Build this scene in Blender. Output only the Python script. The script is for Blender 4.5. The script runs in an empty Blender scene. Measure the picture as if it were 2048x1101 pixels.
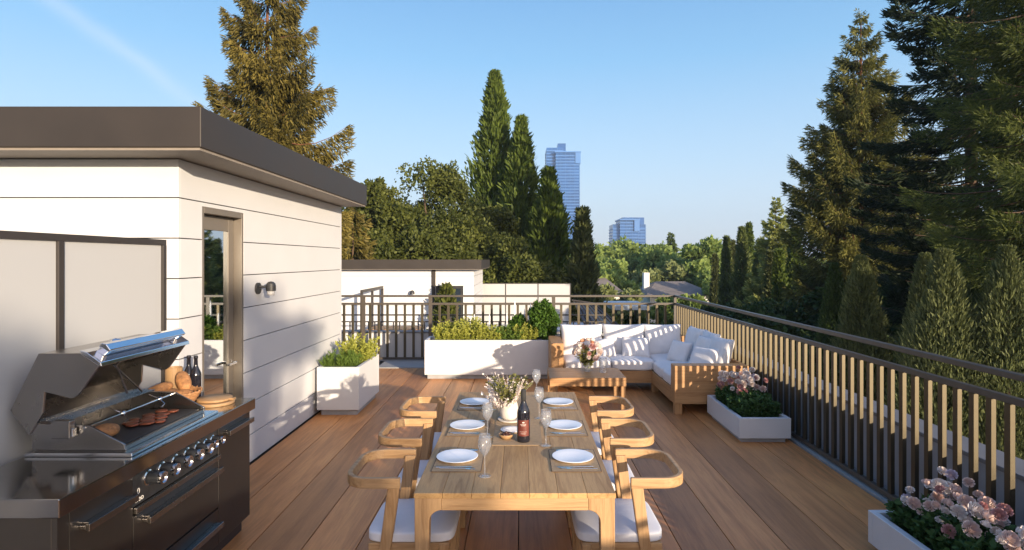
import bpy, bmesh, math, random
import numpy as np
from mathutils import Vector, Matrix, Euler
PI = math.pi
R = math.radians
random.seed(7)
scene = bpy.context.scene
COL = scene.collection

# ------------------------------------------------------------------ camera
cam_d = bpy.data.cameras.new('camera')
cam = bpy.data.objects.new('camera', cam_d); COL.objects.link(cam)
cam.location = (0, 0, 1.9); cam.rotation_euler = (R(90), 0, 0)
cam_d.sensor_width = 36; cam_d.lens = 36 * 1170 / 2048
cam_d.shift_x = -0.0083; cam_d.shift_y = -0.0149
cam_d.clip_start = 0.05; cam_d.clip_end = 6000
scene.camera = cam
# ------------------------------------------------------------------ sky, sun, exposure
SUN = Vector((0.64, -1.0, 0.195)).normalized()
EL = math.asin(SUN.z); AZ = math.atan2(SUN.x, SUN.y)
world = bpy.data.worlds.new("World"); scene.world = world; world.use_nodes = True
nt = world.node_tree; nt.nodes.clear()
wo = nt.nodes.new('ShaderNodeOutputWorld'); bg = nt.nodes.new('ShaderNodeBackground')
sky = nt.nodes.new('ShaderNodeTexSky'); sky.sky_type = 'NISHITA'; sky.sun_disc = False
sky.sun_elevation = EL; sky.sun_rotation = AZ
sky.air_density = 1.0; sky.dust_density = 1.6; sky.ozone_density = 2.2; sky.altitude = 50
bg.inputs['Strength'].default_value = 0.138
tcw = nt.nodes.new('ShaderNodeTexCoord'); sep = nt.nodes.new('ShaderNodeSeparateXYZ'); nt.links.new(tcw.outputs['Generated'], sep.inputs[0])
rmp = nt.nodes.new('ShaderNodeValToRGB'); e_ = rmp.color_ramp.elements
e_[0].position = 0.0; e_[0].color = (4.3, 4.45, 4.9, 1); e_[1].position = 0.55; e_[1].color = (0.35, 1.3, 3.2, 1)
q_ = e_.new(0.16); q_.color = (2.6, 3.6, 4.7, 1)
q_ = e_.new(0.32); q_.color = (1.25, 2.7, 4.35, 1)
nt.links.new(sep.outputs[2], rmp.inputs[0])
mixw = nt.nodes.new('ShaderNodeMix'); mixw.data_type = 'RGBA'; mixw.inputs[0].default_value = 0.7
nt.links.new(sky.outputs[0], mixw.inputs[6]); nt.links.new(rmp.outputs[0], mixw.inputs[7])
# a thin high cirrus streak, part of the sky itself
nd = nt.nodes.new('ShaderNodeVectorMath'); nd.operation = 'DOT_PRODUCT'; nd.inputs[1].default_value = (-0.5655, -0.095, -0.819); nt.links.new(tcw.outputs['Generated'], nd.inputs[0])
nzw = nt.nodes.new('ShaderNodeTexNoise'); nzw.inputs['Scale'].default_value = 9; nzw.inputs['Detail'].default_value = 6; nt.links.new(tcw.outputs['Generated'], nzw.inputs['Vector'])
def wmath(op, a, b=None, c=None):
    n_ = nt.nodes.new('ShaderNodeMath'); n_.operation = op
    for i_, v_ in enumerate((a, b, c)):
        if v_ is None: continue
        if isinstance(v_, (int, float)): n_.inputs[i_].default_value = v_
        else: nt.links.new(v_, n_.inputs[i_])
    return n_.outputs[0]
off_ = wmath('MULTIPLY_ADD', nzw.outputs[0], 0.03, -0.015)
dd_ = wmath('MULTIPLY', wmath('ADD', nd.outputs['Value'], off_), 85.0)
gs_ = wmath('EXPONENT', wmath('MULTIPLY', wmath('MULTIPLY', dd_, dd_), -1.0))
mx_ = nt.nodes.new('ShaderNodeMapRange'); mx_.inputs[1].default_value = -0.42; mx_.inputs[2].default_value = -0.50; nt.links.new(sep.outputs[0], mx_.inputs[0])
my_ = nt.nodes.new('ShaderNodeMapRange'); my_.inputs[1].default_value = 0.2; my_.inputs[2].default_value = 0.7; nt.links.new(sep.outputs[1], my_.inputs[0])
streak = wmath('MULTIPLY', wmath('MULTIPLY', gs_, wmath('MULTIPLY', nzw.outputs[0], 0.26)), wmath('MULTIPLY', mx_.outputs[0], my_.outputs[0]))
mixc_ = nt.nodes.new('ShaderNodeMix'); mixc_.data_type = 'RGBA'; mixc_.inputs[7].default_value = (4.8, 4.7, 5.0, 1)
nt.links.new(streak, mixc_.inputs[0]); nt.links.new(mixw.outputs[2], mixc_.inputs[6])
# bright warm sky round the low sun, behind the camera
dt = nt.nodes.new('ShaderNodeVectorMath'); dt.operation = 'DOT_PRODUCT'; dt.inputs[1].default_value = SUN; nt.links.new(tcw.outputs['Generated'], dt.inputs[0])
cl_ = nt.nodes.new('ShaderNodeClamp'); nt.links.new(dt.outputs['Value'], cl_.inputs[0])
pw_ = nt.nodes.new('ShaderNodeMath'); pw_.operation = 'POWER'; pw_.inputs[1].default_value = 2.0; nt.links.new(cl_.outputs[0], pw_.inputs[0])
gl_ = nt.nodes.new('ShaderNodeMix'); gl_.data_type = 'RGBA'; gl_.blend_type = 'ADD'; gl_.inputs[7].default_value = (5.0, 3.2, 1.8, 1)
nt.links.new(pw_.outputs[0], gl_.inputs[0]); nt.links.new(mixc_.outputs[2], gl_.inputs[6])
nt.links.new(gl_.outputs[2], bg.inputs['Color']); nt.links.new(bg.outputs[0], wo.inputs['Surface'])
sun_d = bpy.data.lights.new('sun', 'SUN'); sun_d.energy = 5.0; sun_d.angle = R(0.5)
sun_d.color = (1.0, 0.81, 0.59)
sun = bpy.data.objects.new('sun', sun_d); COL.objects.link(sun)
sun.rotation_euler = SUN.to_track_quat('Z', 'Y').to_euler(); sun.location = (20, -30, 20)
vs = scene.view_settings; vs.view_transform = 'Standard'; vs.look = 'None'; vs.gamma = 1; vs.exposure = 0.84

# ------------------------------------------------------------------ helpers
def root_loc(p):
    v = Vector((0, 0, 0))
    while p is not None:
        v += p.location; p = p.parent
    return v
def tag(o, label=None, cat=None, group=None, kind=None):
    if label: o['label'] = label
    if cat: o['category'] = cat
    if group: o['group'] = group
    if kind: o['kind'] = kind
    return o
def thing(name, loc, label, cat, group=None):
    o = bpy.data.objects.new(name, None); COL.objects.link(o); o.location = loc
    o.empty_display_size = 0.1
    return tag(o, label, cat, group)
def kids(o): return [c for c in COL.objects if c.parent == o]
def dup(root, loc, rz=0, label=None, group=None, scale=None):
    r = root.copy(); COL.objects.link(r); r.location = loc; r.rotation_euler = (0, 0, rz)
    if scale is not None: r.scale = scale
    if label: r['label'] = label
    if group: r['group'] = group
    for ch in list(root.children):
        c = ch.copy(); COL.objects.link(c); c.parent = r
        for g in list(ch.children):
            d = g.copy(); COL.objects.link(d); d.parent = c
    return r
def link_mesh(name, me, m, parent=None, bevel=0, seg=2, smooth=False):
    if m is not None and len(me.materials) == 0: me.materials.append(m)
    o = bpy.data.objects.new(name, me); COL.objects.link(o)
    if smooth: me.polygons.foreach_set('use_smooth', [True] * len(me.polygons))
    if parent is None:
        n = len(me.vertices); co = np.empty(n * 3); me.vertices.foreach_get('co', co); co = co.reshape(-1, 3)
        c = Vector(((co[:, 0].min() + co[:, 0].max()) / 2, (co[:, 1].min() + co[:, 1].max()) / 2, co[:, 2].min()))
        o.location = c
        me.transform(Matrix.Translation(-c))
    else:
        o.parent = parent
        me.transform(Matrix.Translation(-root_loc(parent)))
    if bevel:
        b = o.modifiers.new('bevel', 'BEVEL'); b.width = bevel; b.segments = seg
        b.limit_method = 'ANGLE'; b.angle_limit = R(35)
    return o
class MB:
    def __init__(s): s.v = []; s.f = []; s.t = []; s.cur = 0.5
    def add(s, vs_, fs_):
        n = len(s.v); s.v += [tuple(a) for a in vs_]
        for f in fs_: s.f.append(tuple(i + n for i in f)); s.t.append(s.cur)
        return s
    def box(s, x0, x1, y0, y1, z0, z1):
        return s.add([(x0,y0,z0),(x1,y0,z0),(x1,y1,z0),(x0,y1,z0),(x0,y0,z1),(x1,y0,z1),(x1,y1,z1),(x0,y1,z1)],
            [(0,3,2,1),(4,5,6,7),(0,1,5,4),(1,2,6,5),(2,3,7,6),(3,0,4,7)])
    def prism(s, poly, axis, a, b):
        # poly 2D list; axis 'x': (y,z), 'y': (x,z), 'z': (x,y)
        def P(p, t):
            return {'x': (t, p[0], p[1]), 'y': (p[0], t, p[1]), 'z': (p[0], p[1], t)}[axis]
        n = len(poly)
        area = sum(poly[i][0]*poly[(i+1)%n][1]-poly[(i+1)%n][0]*poly[i][1] for i in range(n))
        if (area < 0) ^ (axis == 'y'): poly = poly[::-1]
        vs_ = [P(p, a) for p in poly] + [P(p, b) for p in poly]
        fs_ = [tuple(range(n))[::-1], tuple(range(n, 2*n))] + [(i, (i+1)%n, n+(i+1)%n, n+i) for i in range(n)]
        return s.add(vs_, fs_)
    def tube(s, pts, r, n=8, r2=None, cap=True):
        pts = [Vector(p) for p in pts]; m = len(pts); base = len(s.v)
        up = None
        for i, p in enumerate(pts):
            d = (pts[min(i+1, m-1)] - pts[max(i-1, 0)]).normalized()
            if up is None:
                up = Vector((0,0,1)) if abs(d.z) < 0.9 else Vector((1,0,0))
            a = d.cross(up).normalized(); b = a.cross(d).normalized(); up = b
            rr = r[i] if isinstance(r, (list, tuple)) else (r if r2 is None else r + (r2-r)*i/(m-1))
            for k in range(n):
                an = 2*PI*k/n
                s.v.append(tuple(p + a*math.cos(an)*rr + b*math.sin(an)*rr))
        for i in range(m-1):
            for k in range(n):
                s.f.append((base+i*n+k, base+i*n+(k+1)%n, base+(i+1)*n+(k+1)%n, base+(i+1)*n+k)); s.t.append(s.cur)
        if cap:
            s.f.append(tuple(base+k for k in range(n))[::-1]); s.f.append(tuple(base+(m-1)*n+k for k in range(n))); s.t += [s.cur]*2
        return s
    def lathe(s, prof, c=(0,0,0), n=24, axis='z'):
        base = len(s.v)
        for (r, z) in prof:
            for k in range(n):
                a = 2*PI*k/n; u, v = r*math.cos(a), r*math.sin(a)
                if axis == 'z': p = (c[0]+u, c[1]+v, c[2]+z)
                elif axis == 'x': p = (c[0]+z, c[1]+u, c[2]+v)
                else: p = (c[0]+v, c[1]+z, c[2]+u)
                s.v.append(p)
        for i in range(len(prof)-1):
            for k in range(n):
                s.f.append((base+i*n+k, base+i*n+(k+1)%n, base+(i+1)*n+(k+1)%n, base+(i+1)*n+k)); s.t.append(s.cur)
        if prof[0][0] > 1e-6: s.f.append(tuple(base+k for k in range(n))[::-1]); s.t.append(s.cur)
        if prof[-1][0] > 1e-6: s.f.append(tuple(base+(len(prof)-1)*n+k for k in range(n))); s.t.append(s.cur)
        return s
    def rbox(s, c, size, p=8, n=8, rot=None, crown=0, noise=0, seed=0):
        # rounded soft box from a gridded cube mapped by a p-norm
        rnd = random.Random(seed); ph = [rnd.uniform(0, 6) for _ in range(6)]
        idx = {}; vs_ = []; fs_ = []
        def V(q):
            k = tuple(round(a, 5) for a in q)
            if k in idx: return idx[k]
            m = max(abs(a) for a in q); nn = sum(abs(a)**p for a in q)**(1/p)
            w = Vector([a/nn*1.0 for a in q])
            w = Vector((w.x*size[0]/2, w.y*size[1]/2, w.z*size[2]/2))
            if crown: w.z += crown*(1-q[0]**2)*(1-q[1]**2)*(1 if q[2] > 0 else 0)
            if noise:
                w += Vector((math.sin(9*w.y+7*w.z+ph[0]), math.sin(8*w.x+6*w.z+ph[1]), math.sin(11*w.x+ph[2])*math.cos(10*w.y+ph[3])))*noise
            if rot is not None: w = rot @ w
            idx[k] = len(vs_); vs_.append(w + Vector(c)); return idx[k]
        g = [-1 + 2*i/n for i in range(n+1)]
        for ax in range(3):
            for sg in (-1, 1):
                for i in range(n):
                    for j in range(n):
                        q = []
                        for (a, b) in ((g[i], g[j]), (g[i+1], g[j]), (g[i+1], g[j+1]), (g[i], g[j+1])):
                            t = [0,0,0]; t[ax] = sg; t[(ax+1)%3] = a; t[(ax+2)%3] = b; q.append(V(t))
                        fs_.append(tuple(q) if sg > 0 else tuple(q[::-1]))
        return s.add(vs_, fs_)
    def build(s, name, m, parent=None, bevel=0, seg=2, smooth=False):
        me = bpy.data.meshes.new(name); me.from_pydata(s.v, [], s.f)
        a = me.attributes.new('tint', 'FLOAT', 'FACE'); a.data.foreach_set('value', s.t)
        me.update()
        return link_mesh(name, me, m, parent, bevel, seg, smooth)
def smooth_by_angle(o, ang=40):
    me = o.data
    me.polygons.foreach_set('use_smooth', [True]*len(me.polygons))
    bm = bmesh.new(); bm.from_mesh(me)
    for e in bm.edges:
        if len(e.link_faces) == 2 and e.calc_face_angle(0) > R(ang): e.smooth = False
    bm.to_mesh(me); bm.free()
    return o
def single(name, mb, m, label, cat, group=None, bevel=0, seg=2, smooth=False, ang=None):
    o = mb.build(name, m, None, bevel, seg, smooth)
    if ang: smooth_by_angle(o, ang)
    return tag(o, label, cat, group)
def structure(name, mb, m, bevel=0):
    return tag(mb.build(name, m, None, bevel), kind='structure')

# ------------------------------------------------------------------ materials
def new_mat(name):
    m = bpy.data.materials.new(name); m.use_nodes = True
    t = m.node_tree; b = t.nodes['Principled BSDF']
    return m, t, b
def N(t, kind, **kw):
    n = t.nodes.new(kind)
    for k, v in kw.items():
        if hasattr(n, k): setattr(n, k, v)
        else: n.inputs[k].default_value = v
    return n
def ramp(t, src, stops):
    r = t.nodes.new('ShaderNodeValToRGB'); e = r.color_ramp.elements
    while len(e) < len(stops): e.new(0.5)
    for i, (p, c) in enumerate(stops): e[i].position = p; e[i].color = (*c, 1)
    t.links.new(src, r.inputs[0]); return r.outputs[0]
def mixc(t, fac, a, b, mode='MIX'):
    m = t.nodes.new('ShaderNodeMix'); m.data_type = 'RGBA'; m.blend_type = mode
    for s_, v in ((m.inputs[0], fac), (m.inputs[6], a), (m.inputs[7], b)):
        if isinstance(v, (int, float)): s_.default_value = v
        elif isinstance(v, tuple): s_.default_value = (*v, 1)
        else: t.links.new(v, s_)
    return m.outputs[2]
def bump(t, b, h, strength=0.3, dist=0.01):
    n = t.nodes.new('ShaderNodeBump'); n.inputs['Strength'].default_value = strength; n.inputs['Distance'].default_value = dist
    t.links.new(h, n.inputs['Height']); t.links.new(n.outputs[0], b.inputs['Normal'])
def plain(name, col, rough=0.5, metal=0, var=0.12, scale=6, bmp=0.0, bscale=200, spec=None, stretch=None):
    m, t, b = new_mat(name)
    tc = N(t, 'ShaderNodeTexCoord'); src = tc.outputs['Object']
    if stretch:
        mp = N(t, 'ShaderNodeMapping'); mp.inputs['Scale'].default_value = stretch
        t.links.new(src, mp.inputs[0]); src = mp.outputs[0]
    n = N(t, 'ShaderNodeTexNoise'); n.inputs['Scale'].default_value = scale; n.inputs['Detail'].default_value = 6
    n.inputs['Roughness'].default_value = 0.65
    t.links.new(src, n.inputs['Vector'])
    c0 = tuple(c*(1-var) for c in col); c1 = tuple(min(1, c*(1+var)) for c in col)
    t.links.new(ramp(t, n.outputs[0], [(0.3, c0), (0.7, c1)]), b.inputs['Base Color'])
    b.inputs['Metallic'].default_value = metal
    rr = N(t, 'ShaderNodeMapRange'); rr.inputs[3].default_value = max(0.02, rough*0.85); rr.inputs[4].default_value = min(1, rough*1.15)
    t.links.new(n.outputs[0], rr.inputs[0]); t.links.new(rr.outputs[0], b.inputs['Roughness'])
    if spec is not None: b.inputs['Specular IOR Level'].default_value = spec
    if bmp:
        n2 = N(t, 'ShaderNodeTexNoise'); n2.inputs['Scale'].default_value = bscale; n2.inputs['Detail'].default_value = 3
        t.links.new(src, n2.inputs['Vector']); bump(t, b, n2.outputs[0], bmp, 0.004)
    return m
def wood(name, ca, cb, axis='x', s=1.0, rough=0.55, knots=True, tint=False):
    m, t, b = new_mat(name)
    tc = N(t, 'ShaderNodeTexCoord'); oi = N(t, 'ShaderNodeObjectInfo')
    off = N(t, 'ShaderNodeVectorMath', operation='ADD'); t.links.new(tc.outputs['Object'], off.inputs[0])
    sc = N(t, 'ShaderNodeVectorMath', operation='SCALE'); sc.inputs[0].default_value = (13, 7, 5)
    if tint:
        at = N(t, 'ShaderNodeAttribute', attribute_name='tint')
        t.links.new(at.outputs['Fac'], sc.inputs['Scale'])
    else: t.links.new(oi.outputs['Random'], sc.inputs['Scale'])
    t.links.new(sc.outputs[0], off.inputs[1])
    mp = N(t, 'ShaderNodeMapping'); k = {'x': (0.6, 9, 9), 'y': (9, 0.6, 9), 'z': (9, 9, 0.6)}[axis]
    mp.inputs['Scale'].default_value = tuple(a*s for a in k); t.links.new(off.outputs[0], mp.inputs[0])
    n = N(t, 'ShaderNodeTexNoise'); n.inputs['Scale'].default_value = 1.6; n.inputs['Detail'].default_value = 9
    n.inputs['Roughness'].default_value = 0.62; n.inputs['Distortion'].default_value = 1.2
    t.links.new(mp.outputs[0], n.inputs['Vector'])
    mp2 = N(t, 'ShaderNodeMapping'); mp2.inputs['Scale'].default_value = tuple(a*s*6 for a in k); t.links.new(off.outputs[0], mp2.inputs[0])
    n2 = N(t, 'ShaderNodeTexNoise'); n2.inputs['Scale'].default_value = 2.5; n2.inputs['Detail'].default_value = 4
    t.links.new(mp2.outputs[0], n2.inputs['Vector'])
    c = ramp(t, n.outputs[0], [(0.32, cb), (0.47, tuple(0.6*x+0.4*y for x, y in zip(ca, cb))), (0.56, ca), (0.72, tuple(0.85*x for x in ca))])
    c = mixc(t, 0.22, c, n2.outputs[1 if False else 0], 'OVERLAY')
    if tint:
        at2 = N(t, 'ShaderNodeMapRange'); at2.inputs[3].default_value = 0.72; at2.inputs[4].default_value = 1.25
        t.links.new(at.outputs['Fac'], at2.inputs[0]); c = mixc(t, 1.0, c, at2.outputs[0], 'MULTIPLY')
        n3 = N(t, 'ShaderNodeTexNoise'); n3.inputs['Scale'].default_value = 0.9; n3.inputs['Detail'].default_value = 5
        t.links.new(tc.outputs['Object'], n3.inputs['Vector'])
        c = mixc(t, 0.5, c, ramp(t, n3.outputs[0], [(0.35, (0.35,0.35,0.35)), (0.65, (0.62,0.62,0.62))]), 'OVERLAY')
    t.links.new(c, b.inputs['Base Color'])
    b.inputs['Roughness'].default_value = rough
    bump(t, b, n2.outputs[0], 0.25, 0.002)
    return m
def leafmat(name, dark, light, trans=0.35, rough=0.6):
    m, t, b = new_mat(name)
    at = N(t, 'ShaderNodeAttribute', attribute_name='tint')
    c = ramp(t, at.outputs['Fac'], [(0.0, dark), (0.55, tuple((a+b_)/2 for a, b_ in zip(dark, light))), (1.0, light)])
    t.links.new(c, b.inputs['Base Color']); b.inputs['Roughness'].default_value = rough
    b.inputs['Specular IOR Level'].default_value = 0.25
    tr = N(t, 'ShaderNodeBsdfTranslucent'); t.links.new(c, tr.inputs[0])
    mx = N(t, 'ShaderNodeMixShader'); mx.inputs[0].default_value = trans
    o = t.nodes['Material Output']
    t.links.new(b.outputs[0], mx.inputs[1]); t.links.new(tr.outputs[0], mx.inputs[2]); t.links.new(mx.outputs[0], o.inputs[0])
    return m
def glassmat(name, tint=(1,1,1), refl=1.0, rough=0.0):
    m, t, b = new_mat(name); t.nodes.remove(b)
    tr = N(t, 'ShaderNodeBsdfTransparent'); tr.inputs[0].default_value = (*tint, 1)
    gl = N(t, 'ShaderNodeBsdfGlossy'); gl.inputs['Roughness'].default_value = rough
    fr = N(t, 'ShaderNodeLayerWeight'); fr.inputs[0].default_value = 0.32
    pw = N(t, 'ShaderNodeMath', operation='POWER'); pw.inputs[1].default_value = 1.6; t.links.new(fr.outputs['Facing'], pw.inputs[0])
    mu = N(t, 'ShaderNodeMath', operation='MULTIPLY_ADD'); mu.inputs[1].default_value = refl; mu.inputs[2].default_value = 0.06; mu.use_clamp = True
    t.links.new(pw.outputs[0], mu.inputs[0])
    mx = N(t, 'ShaderNodeMixShader'); t.links.new(mu.outputs[0], mx.inputs[0])
    t.links.new(tr.outputs[0], mx.inputs[1]); t.links.new(gl.outputs[0], mx.inputs[2])
    df = N(t, 'ShaderNodeBsdfTranslucent'); df.inputs[0].default_value = (0.85, 0.88, 0.92, 1); df2 = N(t, 'ShaderNodeBsdfDiffuse'); df2.inputs[0].default_value = (0.85, 0.88, 0.92, 1)
    md = N(t, 'ShaderNodeMixShader'); md.inputs[0].default_value = 0.5; t.links.new(df.outputs[0], md.inputs[1]); t.links.new(df2.outputs[0], md.inputs[2])
    ms = N(t, 'ShaderNodeMixShader'); ms.inputs[0].default_value = 0.11; t.links.new(mx.outputs[0], ms.inputs[1]); t.links.new(md.outputs[0], ms.inputs[2])
    t.links.new(ms.outputs[0], t.nodes['Material Output'].inputs[0])
    return m
M = {}
M['white'] = plain('white cladding', (0.56, 0.568, 0.585), 0.6, var=0.03, scale=1.5, bmp=0.08)
M['planter'] = plain('white planter stone', (0.56, 0.565, 0.58), 0.55, var=0.04, scale=3, bmp=0.1)
M['plinth'] = plain('planter plinth', (0.30, 0.31, 0.33), 0.6)
M['core'] = plain('dark joint', (0.03, 0.03, 0.03), 0.9)
M['fascia'] = plain('bronze fascia', (0.032, 0.026, 0.022), 0.5, var=0.15, scale=2, spec=0.4)
M['soffit'] = plain('soffit', (0.22, 0.19, 0.16), 0.6)
M['rail'] = plain('bronze railing', (0.070, 0.058, 0.047), 0.42, var=0.08)
M['bal'] = plain('bronze baluster', (0.098, 0.084, 0.058), 0.46, metal=0.85, var=0.08)
M['doorf'] = plain('bronze door frame', (0.15, 0.13, 0.108), 0.4, var=0.05)
M['sframe'] = plain('dark screen frame', (0.035, 0.03, 0.028), 0.5)
M['darkmet'] = plain('dark metal', (0.03, 0.03, 0.032), 0.4)
M['concrete'] = plain('parapet render', (0.36, 0.36, 0.38), 0.8, var=0.12, scale=3, bmp=0.2, bscale=80)
M['cap'] = plain('parapet cap', (0.17, 0.17, 0.18), 0.55, var=0.08)
M['gutter'] = plain('edge pavers', (0.30, 0.30, 0.295), 0.7, var=0.1)
M['steel'] = plain('brushed dark steel', (0.36, 0.34, 0.32), 0.27, metal=1, var=0.02, scale=2)
M['steeltop'] = plain('polished worktop steel', (0.40, 0.39, 0.38), 0.11, metal=1, var=0.04)
M['blacksteel'] = plain('black steel', (0.105, 0.098, 0.095), 0.32, metal=0.9, var=0.08, scale=3)
M['chrome'] = plain('chrome', (0.75, 0.76, 0.78), 0.12, metal=1, var=0.02)
M['griddle'] = plain('seasoned griddle', (0.02, 0.02, 0.022), 0.5, var=0.3, scale=12, bmp=0.3, bscale=60)
WA, WB = (0.44, 0.275, 0.135), (0.28, 0.155, 0.066)
for ax in 'xyz': M['teak_'+ax] = wood('teak '+ax, WA, WB, ax, 2.2)
TA, TB = (0.50, 0.305, 0.125), (0.32, 0.175, 0.062)
for ax in 'xyz': M['table_'+ax] = wood('table teak '+ax, TA, TB, ax, 1.6, tint=(ax == 'y'))
for ax in 'xyz': M['sofa_'+ax] = wood('sofa teak '+ax, (0.42, 0.235, 0.10), (0.29, 0.145, 0.055), ax, 1.4)
M['deck'] = wood('deck boards', (0.57, 0.252, 0.082), (0.37, 0.150, 0.044), 'y', 0.55, rough=0.5, tint=True)
M['fabric'] = plain('white cushion fabric', (0.66, 0.65, 0.655), 0.9, var=0.03, scale=8, bmp=0.25, bscale=500)
M['seat'] = plain('chair cushion fabric', (0.68, 0.69, 0.73), 0.85, var=0.03, scale=8, bmp=0.2, bscale=400)
M['china'] = plain('white china', (0.85, 0.86, 0.88), 0.18, var=0.01)
M['ceramic'] = plain('rough ceramic', (0.62, 0.58, 0.53), 0.7, var=0.18, scale=14, bmp=0.4, bscale=30)
M['mat'] = plain('woven placemat', (0.36, 0.255, 0.15), 0.9, var=0.15, scale=40, bmp=0.6, bscale=300)
M['matedge'] = plain('placemat edge', (0.12, 0.08, 0.05), 0.9)
M['glass'] = glassmat('clear drinking glass', (0.985, 0.99, 0.995), 0.9, 0.05)
M['winebottle'] = plain('dark wine bottle glass', (0.012, 0.012, 0.018), 0.06, var=0.1, spec=0.8)
M['label'] = plain('maroon label', (0.13, 0.03, 0.02), 0.5, var=0.25, scale=30)
M['ink'] = plain('pale print', (0.75, 0.72, 0.66), 0.5)
M['soil'] = plain('soil', (0.035, 0.025, 0.018), 0.95, var=0.4, scale=20, bmp=0.8, bscale=40)
M['bread'] = plain('baked crust', (0.36, 0.17, 0.065), 0.75, var=0.6, scale=26, bmp=1.0, bscale=40)
M['meat'] = plain('grilled meat', (0.17, 0.045, 0.018), 0.4, var=0.6, scale=40, bmp=0.8, bscale=70)
M['wicker'] = plain('wicker', (0.38, 0.19, 0.08), 0.7, var=0.35, scale=50, bmp=0.8, bscale=120)
M['nuts'] = plain('dark nuts', (0.07, 0.025, 0.015), 0.3, var=0.4, scale=30)
M['silver'] = plain('cutlery steel', (0.62, 0.60, 0.58), 0.2, metal=1, var=0.03)
M['lampglass'] = plain('opal lamp glass', (0.5, 0.5, 0.5), 0.3, var=0.01)
M['bark'] = plain('bark', (0.085, 0.055, 0.035), 0.9, var=0.4, scale=6, bmp=0.8, bscale=20, stretch=(1, 1, 0.2))
M['redbark'] = plain('reddish bark', (0.16, 0.07, 0.035), 0.9, var=0.4, scale=6, bmp=0.8, bscale=20, stretch=(1, 1, 0.2))
M['lawn'] = plain('lawn and gardens', (0.05, 0.075, 0.025), 0.9, var=0.4, scale=0.2)
M['roof'] = plain('grey roof shingle', (0.18, 0.155, 0.14), 0.8, var=0.2, scale=1.0, bmp=0.5, bscale=8)
M['paint'] = plain('white house paint', (0.72, 0.70, 0.66), 0.7)
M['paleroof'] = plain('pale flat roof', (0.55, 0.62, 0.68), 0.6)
L = {}
L['spruce_gold'] = leafmat('golden spruce needles', (0.032, 0.033, 0.008), (0.235, 0.190, 0.046), 0.3)  # dark end also stands in for shade inside the crown
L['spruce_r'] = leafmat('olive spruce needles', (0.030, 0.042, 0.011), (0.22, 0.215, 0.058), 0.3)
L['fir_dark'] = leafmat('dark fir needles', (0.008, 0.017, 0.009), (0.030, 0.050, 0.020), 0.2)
L['fir_green'] = leafmat('green fir needles', (0.020, 0.040, 0.010), (0.13, 0.155, 0.035), 0.35)
L['column'] = leafmat('column foliage', (0.038, 0.064, 0.011), (0.16, 0.215, 0.036), 0.3)
L['broad'] = leafmat('olive broad leaves', (0.030, 0.044, 0.009), (0.16, 0.18, 0.038), 0.35)
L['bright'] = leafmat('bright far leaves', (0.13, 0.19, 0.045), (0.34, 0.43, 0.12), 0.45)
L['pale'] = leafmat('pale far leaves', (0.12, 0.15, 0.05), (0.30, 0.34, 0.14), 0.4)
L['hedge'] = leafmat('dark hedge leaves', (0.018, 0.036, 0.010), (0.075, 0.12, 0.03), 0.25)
L['thuja'] = leafmat('thuja sprays', (0.040, 0.055, 0.018), (0.17, 0.19, 0.07), 0.25)
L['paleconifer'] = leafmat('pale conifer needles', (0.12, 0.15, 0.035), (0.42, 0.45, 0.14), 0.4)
L['cypress'] = leafmat('cypress sprays', (0.05, 0.075, 0.02), (0.20, 0.24, 0.07), 0.3)
L['lime'] = leafmat('lime shrub leaves', (0.20, 0.24, 0.03), (0.52, 0.52, 0.12), 0.4)
L['herb'] = leafmat('green herb leaves', (0.07, 0.12, 0.02), (0.20, 0.30, 0.06), 0.4)
L['box'] = leafmat('boxwood leaves', (0.03, 0.075, 0.010), (0.11, 0.21, 0.03), 0.35)
L['rosefol'] = leafmat('rose foliage', (0.015, 0.045, 0.014), (0.085, 0.16, 0.045), 0.25)
L['sprig'] = leafmat('bouquet sprigs', (0.09, 0.10, 0.025), (0.32, 0.31, 0.11), 0.4)
for k, c in (('petal_white', (0.84, 0.80, 0.76)), ('petal_pink', (0.62, 0.36, 0.34)), ('petal_blush', (0.78, 0.64, 0.58)), ('petal_peach', (0.75, 0.42, 0.27)), ('petal_lilac', (0.66, 0.60, 0.70))):
    L[k] = leafmat(k, (c[0]*0.80, c[1]*0.68, c[2]*0.66), c, 0.15, 1.0)
    L[k].node_tree.nodes['Principled BSDF'].inputs['Specular IOR Level'].default_value = 0.0

# ------------------------------------------------------------------ foliage builders (numpy)
def quad_mesh(name, base, u, v, taper=0.35, tint=None, fold=None):
    n = len(base)
    P0 = base - v*0.5*0.5; P1 = base + v*0.5*0.5
    mid = base + u*0.5
    if fold is not None: mid = mid + fold
    P2 = mid + v*0.5; P5 = mid - v*0.5
    P3 = base + u + v*0.5*taper; P4 = base + u - v*0.5*taper
    vv = np.stack([P0, P1, P2, P3, P4, P5], axis=1).reshape(-1, 3)
    i = np.arange(n)*6
    loops = np.stack([i, i+1, i+2, i+5, i+5, i+2, i+3, i+4], axis=1).reshape(-1)
    me = bpy.data.meshes.new(name)
    me.vertices.add(len(vv)); me.vertices.foreach_set('co', vv.astype(np.float32).ravel())
    me.loops.add(len(loops)); me.loops.foreach_set('vertex_index', loops.astype(np.int32))
    me.polygons.add(2*n); me.polygons.foreach_set('loop_start', (np.arange(2*n)*4).astype(np.int32))
    try: me.polygons.foreach_set('loop_total', np.full(2*n, 4, dtype=np.int32))
    except Exception: pass
    a = me.attributes.new('tint', 'FLOAT', 'FACE')
    if tint is None: tint = np.full(n, 0.5)
    a.data.foreach_set('value', np.repeat(np.clip(tint, 0, 1), 2).astype(np.float32))
    me.update(calc_edges=True)
    return me
def unit(a): return a/np.maximum(np.linalg.norm(a, axis=1, keepdims=True), 1e-9)
def rand_dir(rs, n): return unit(rs.normal(size=(n, 3)))
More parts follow.
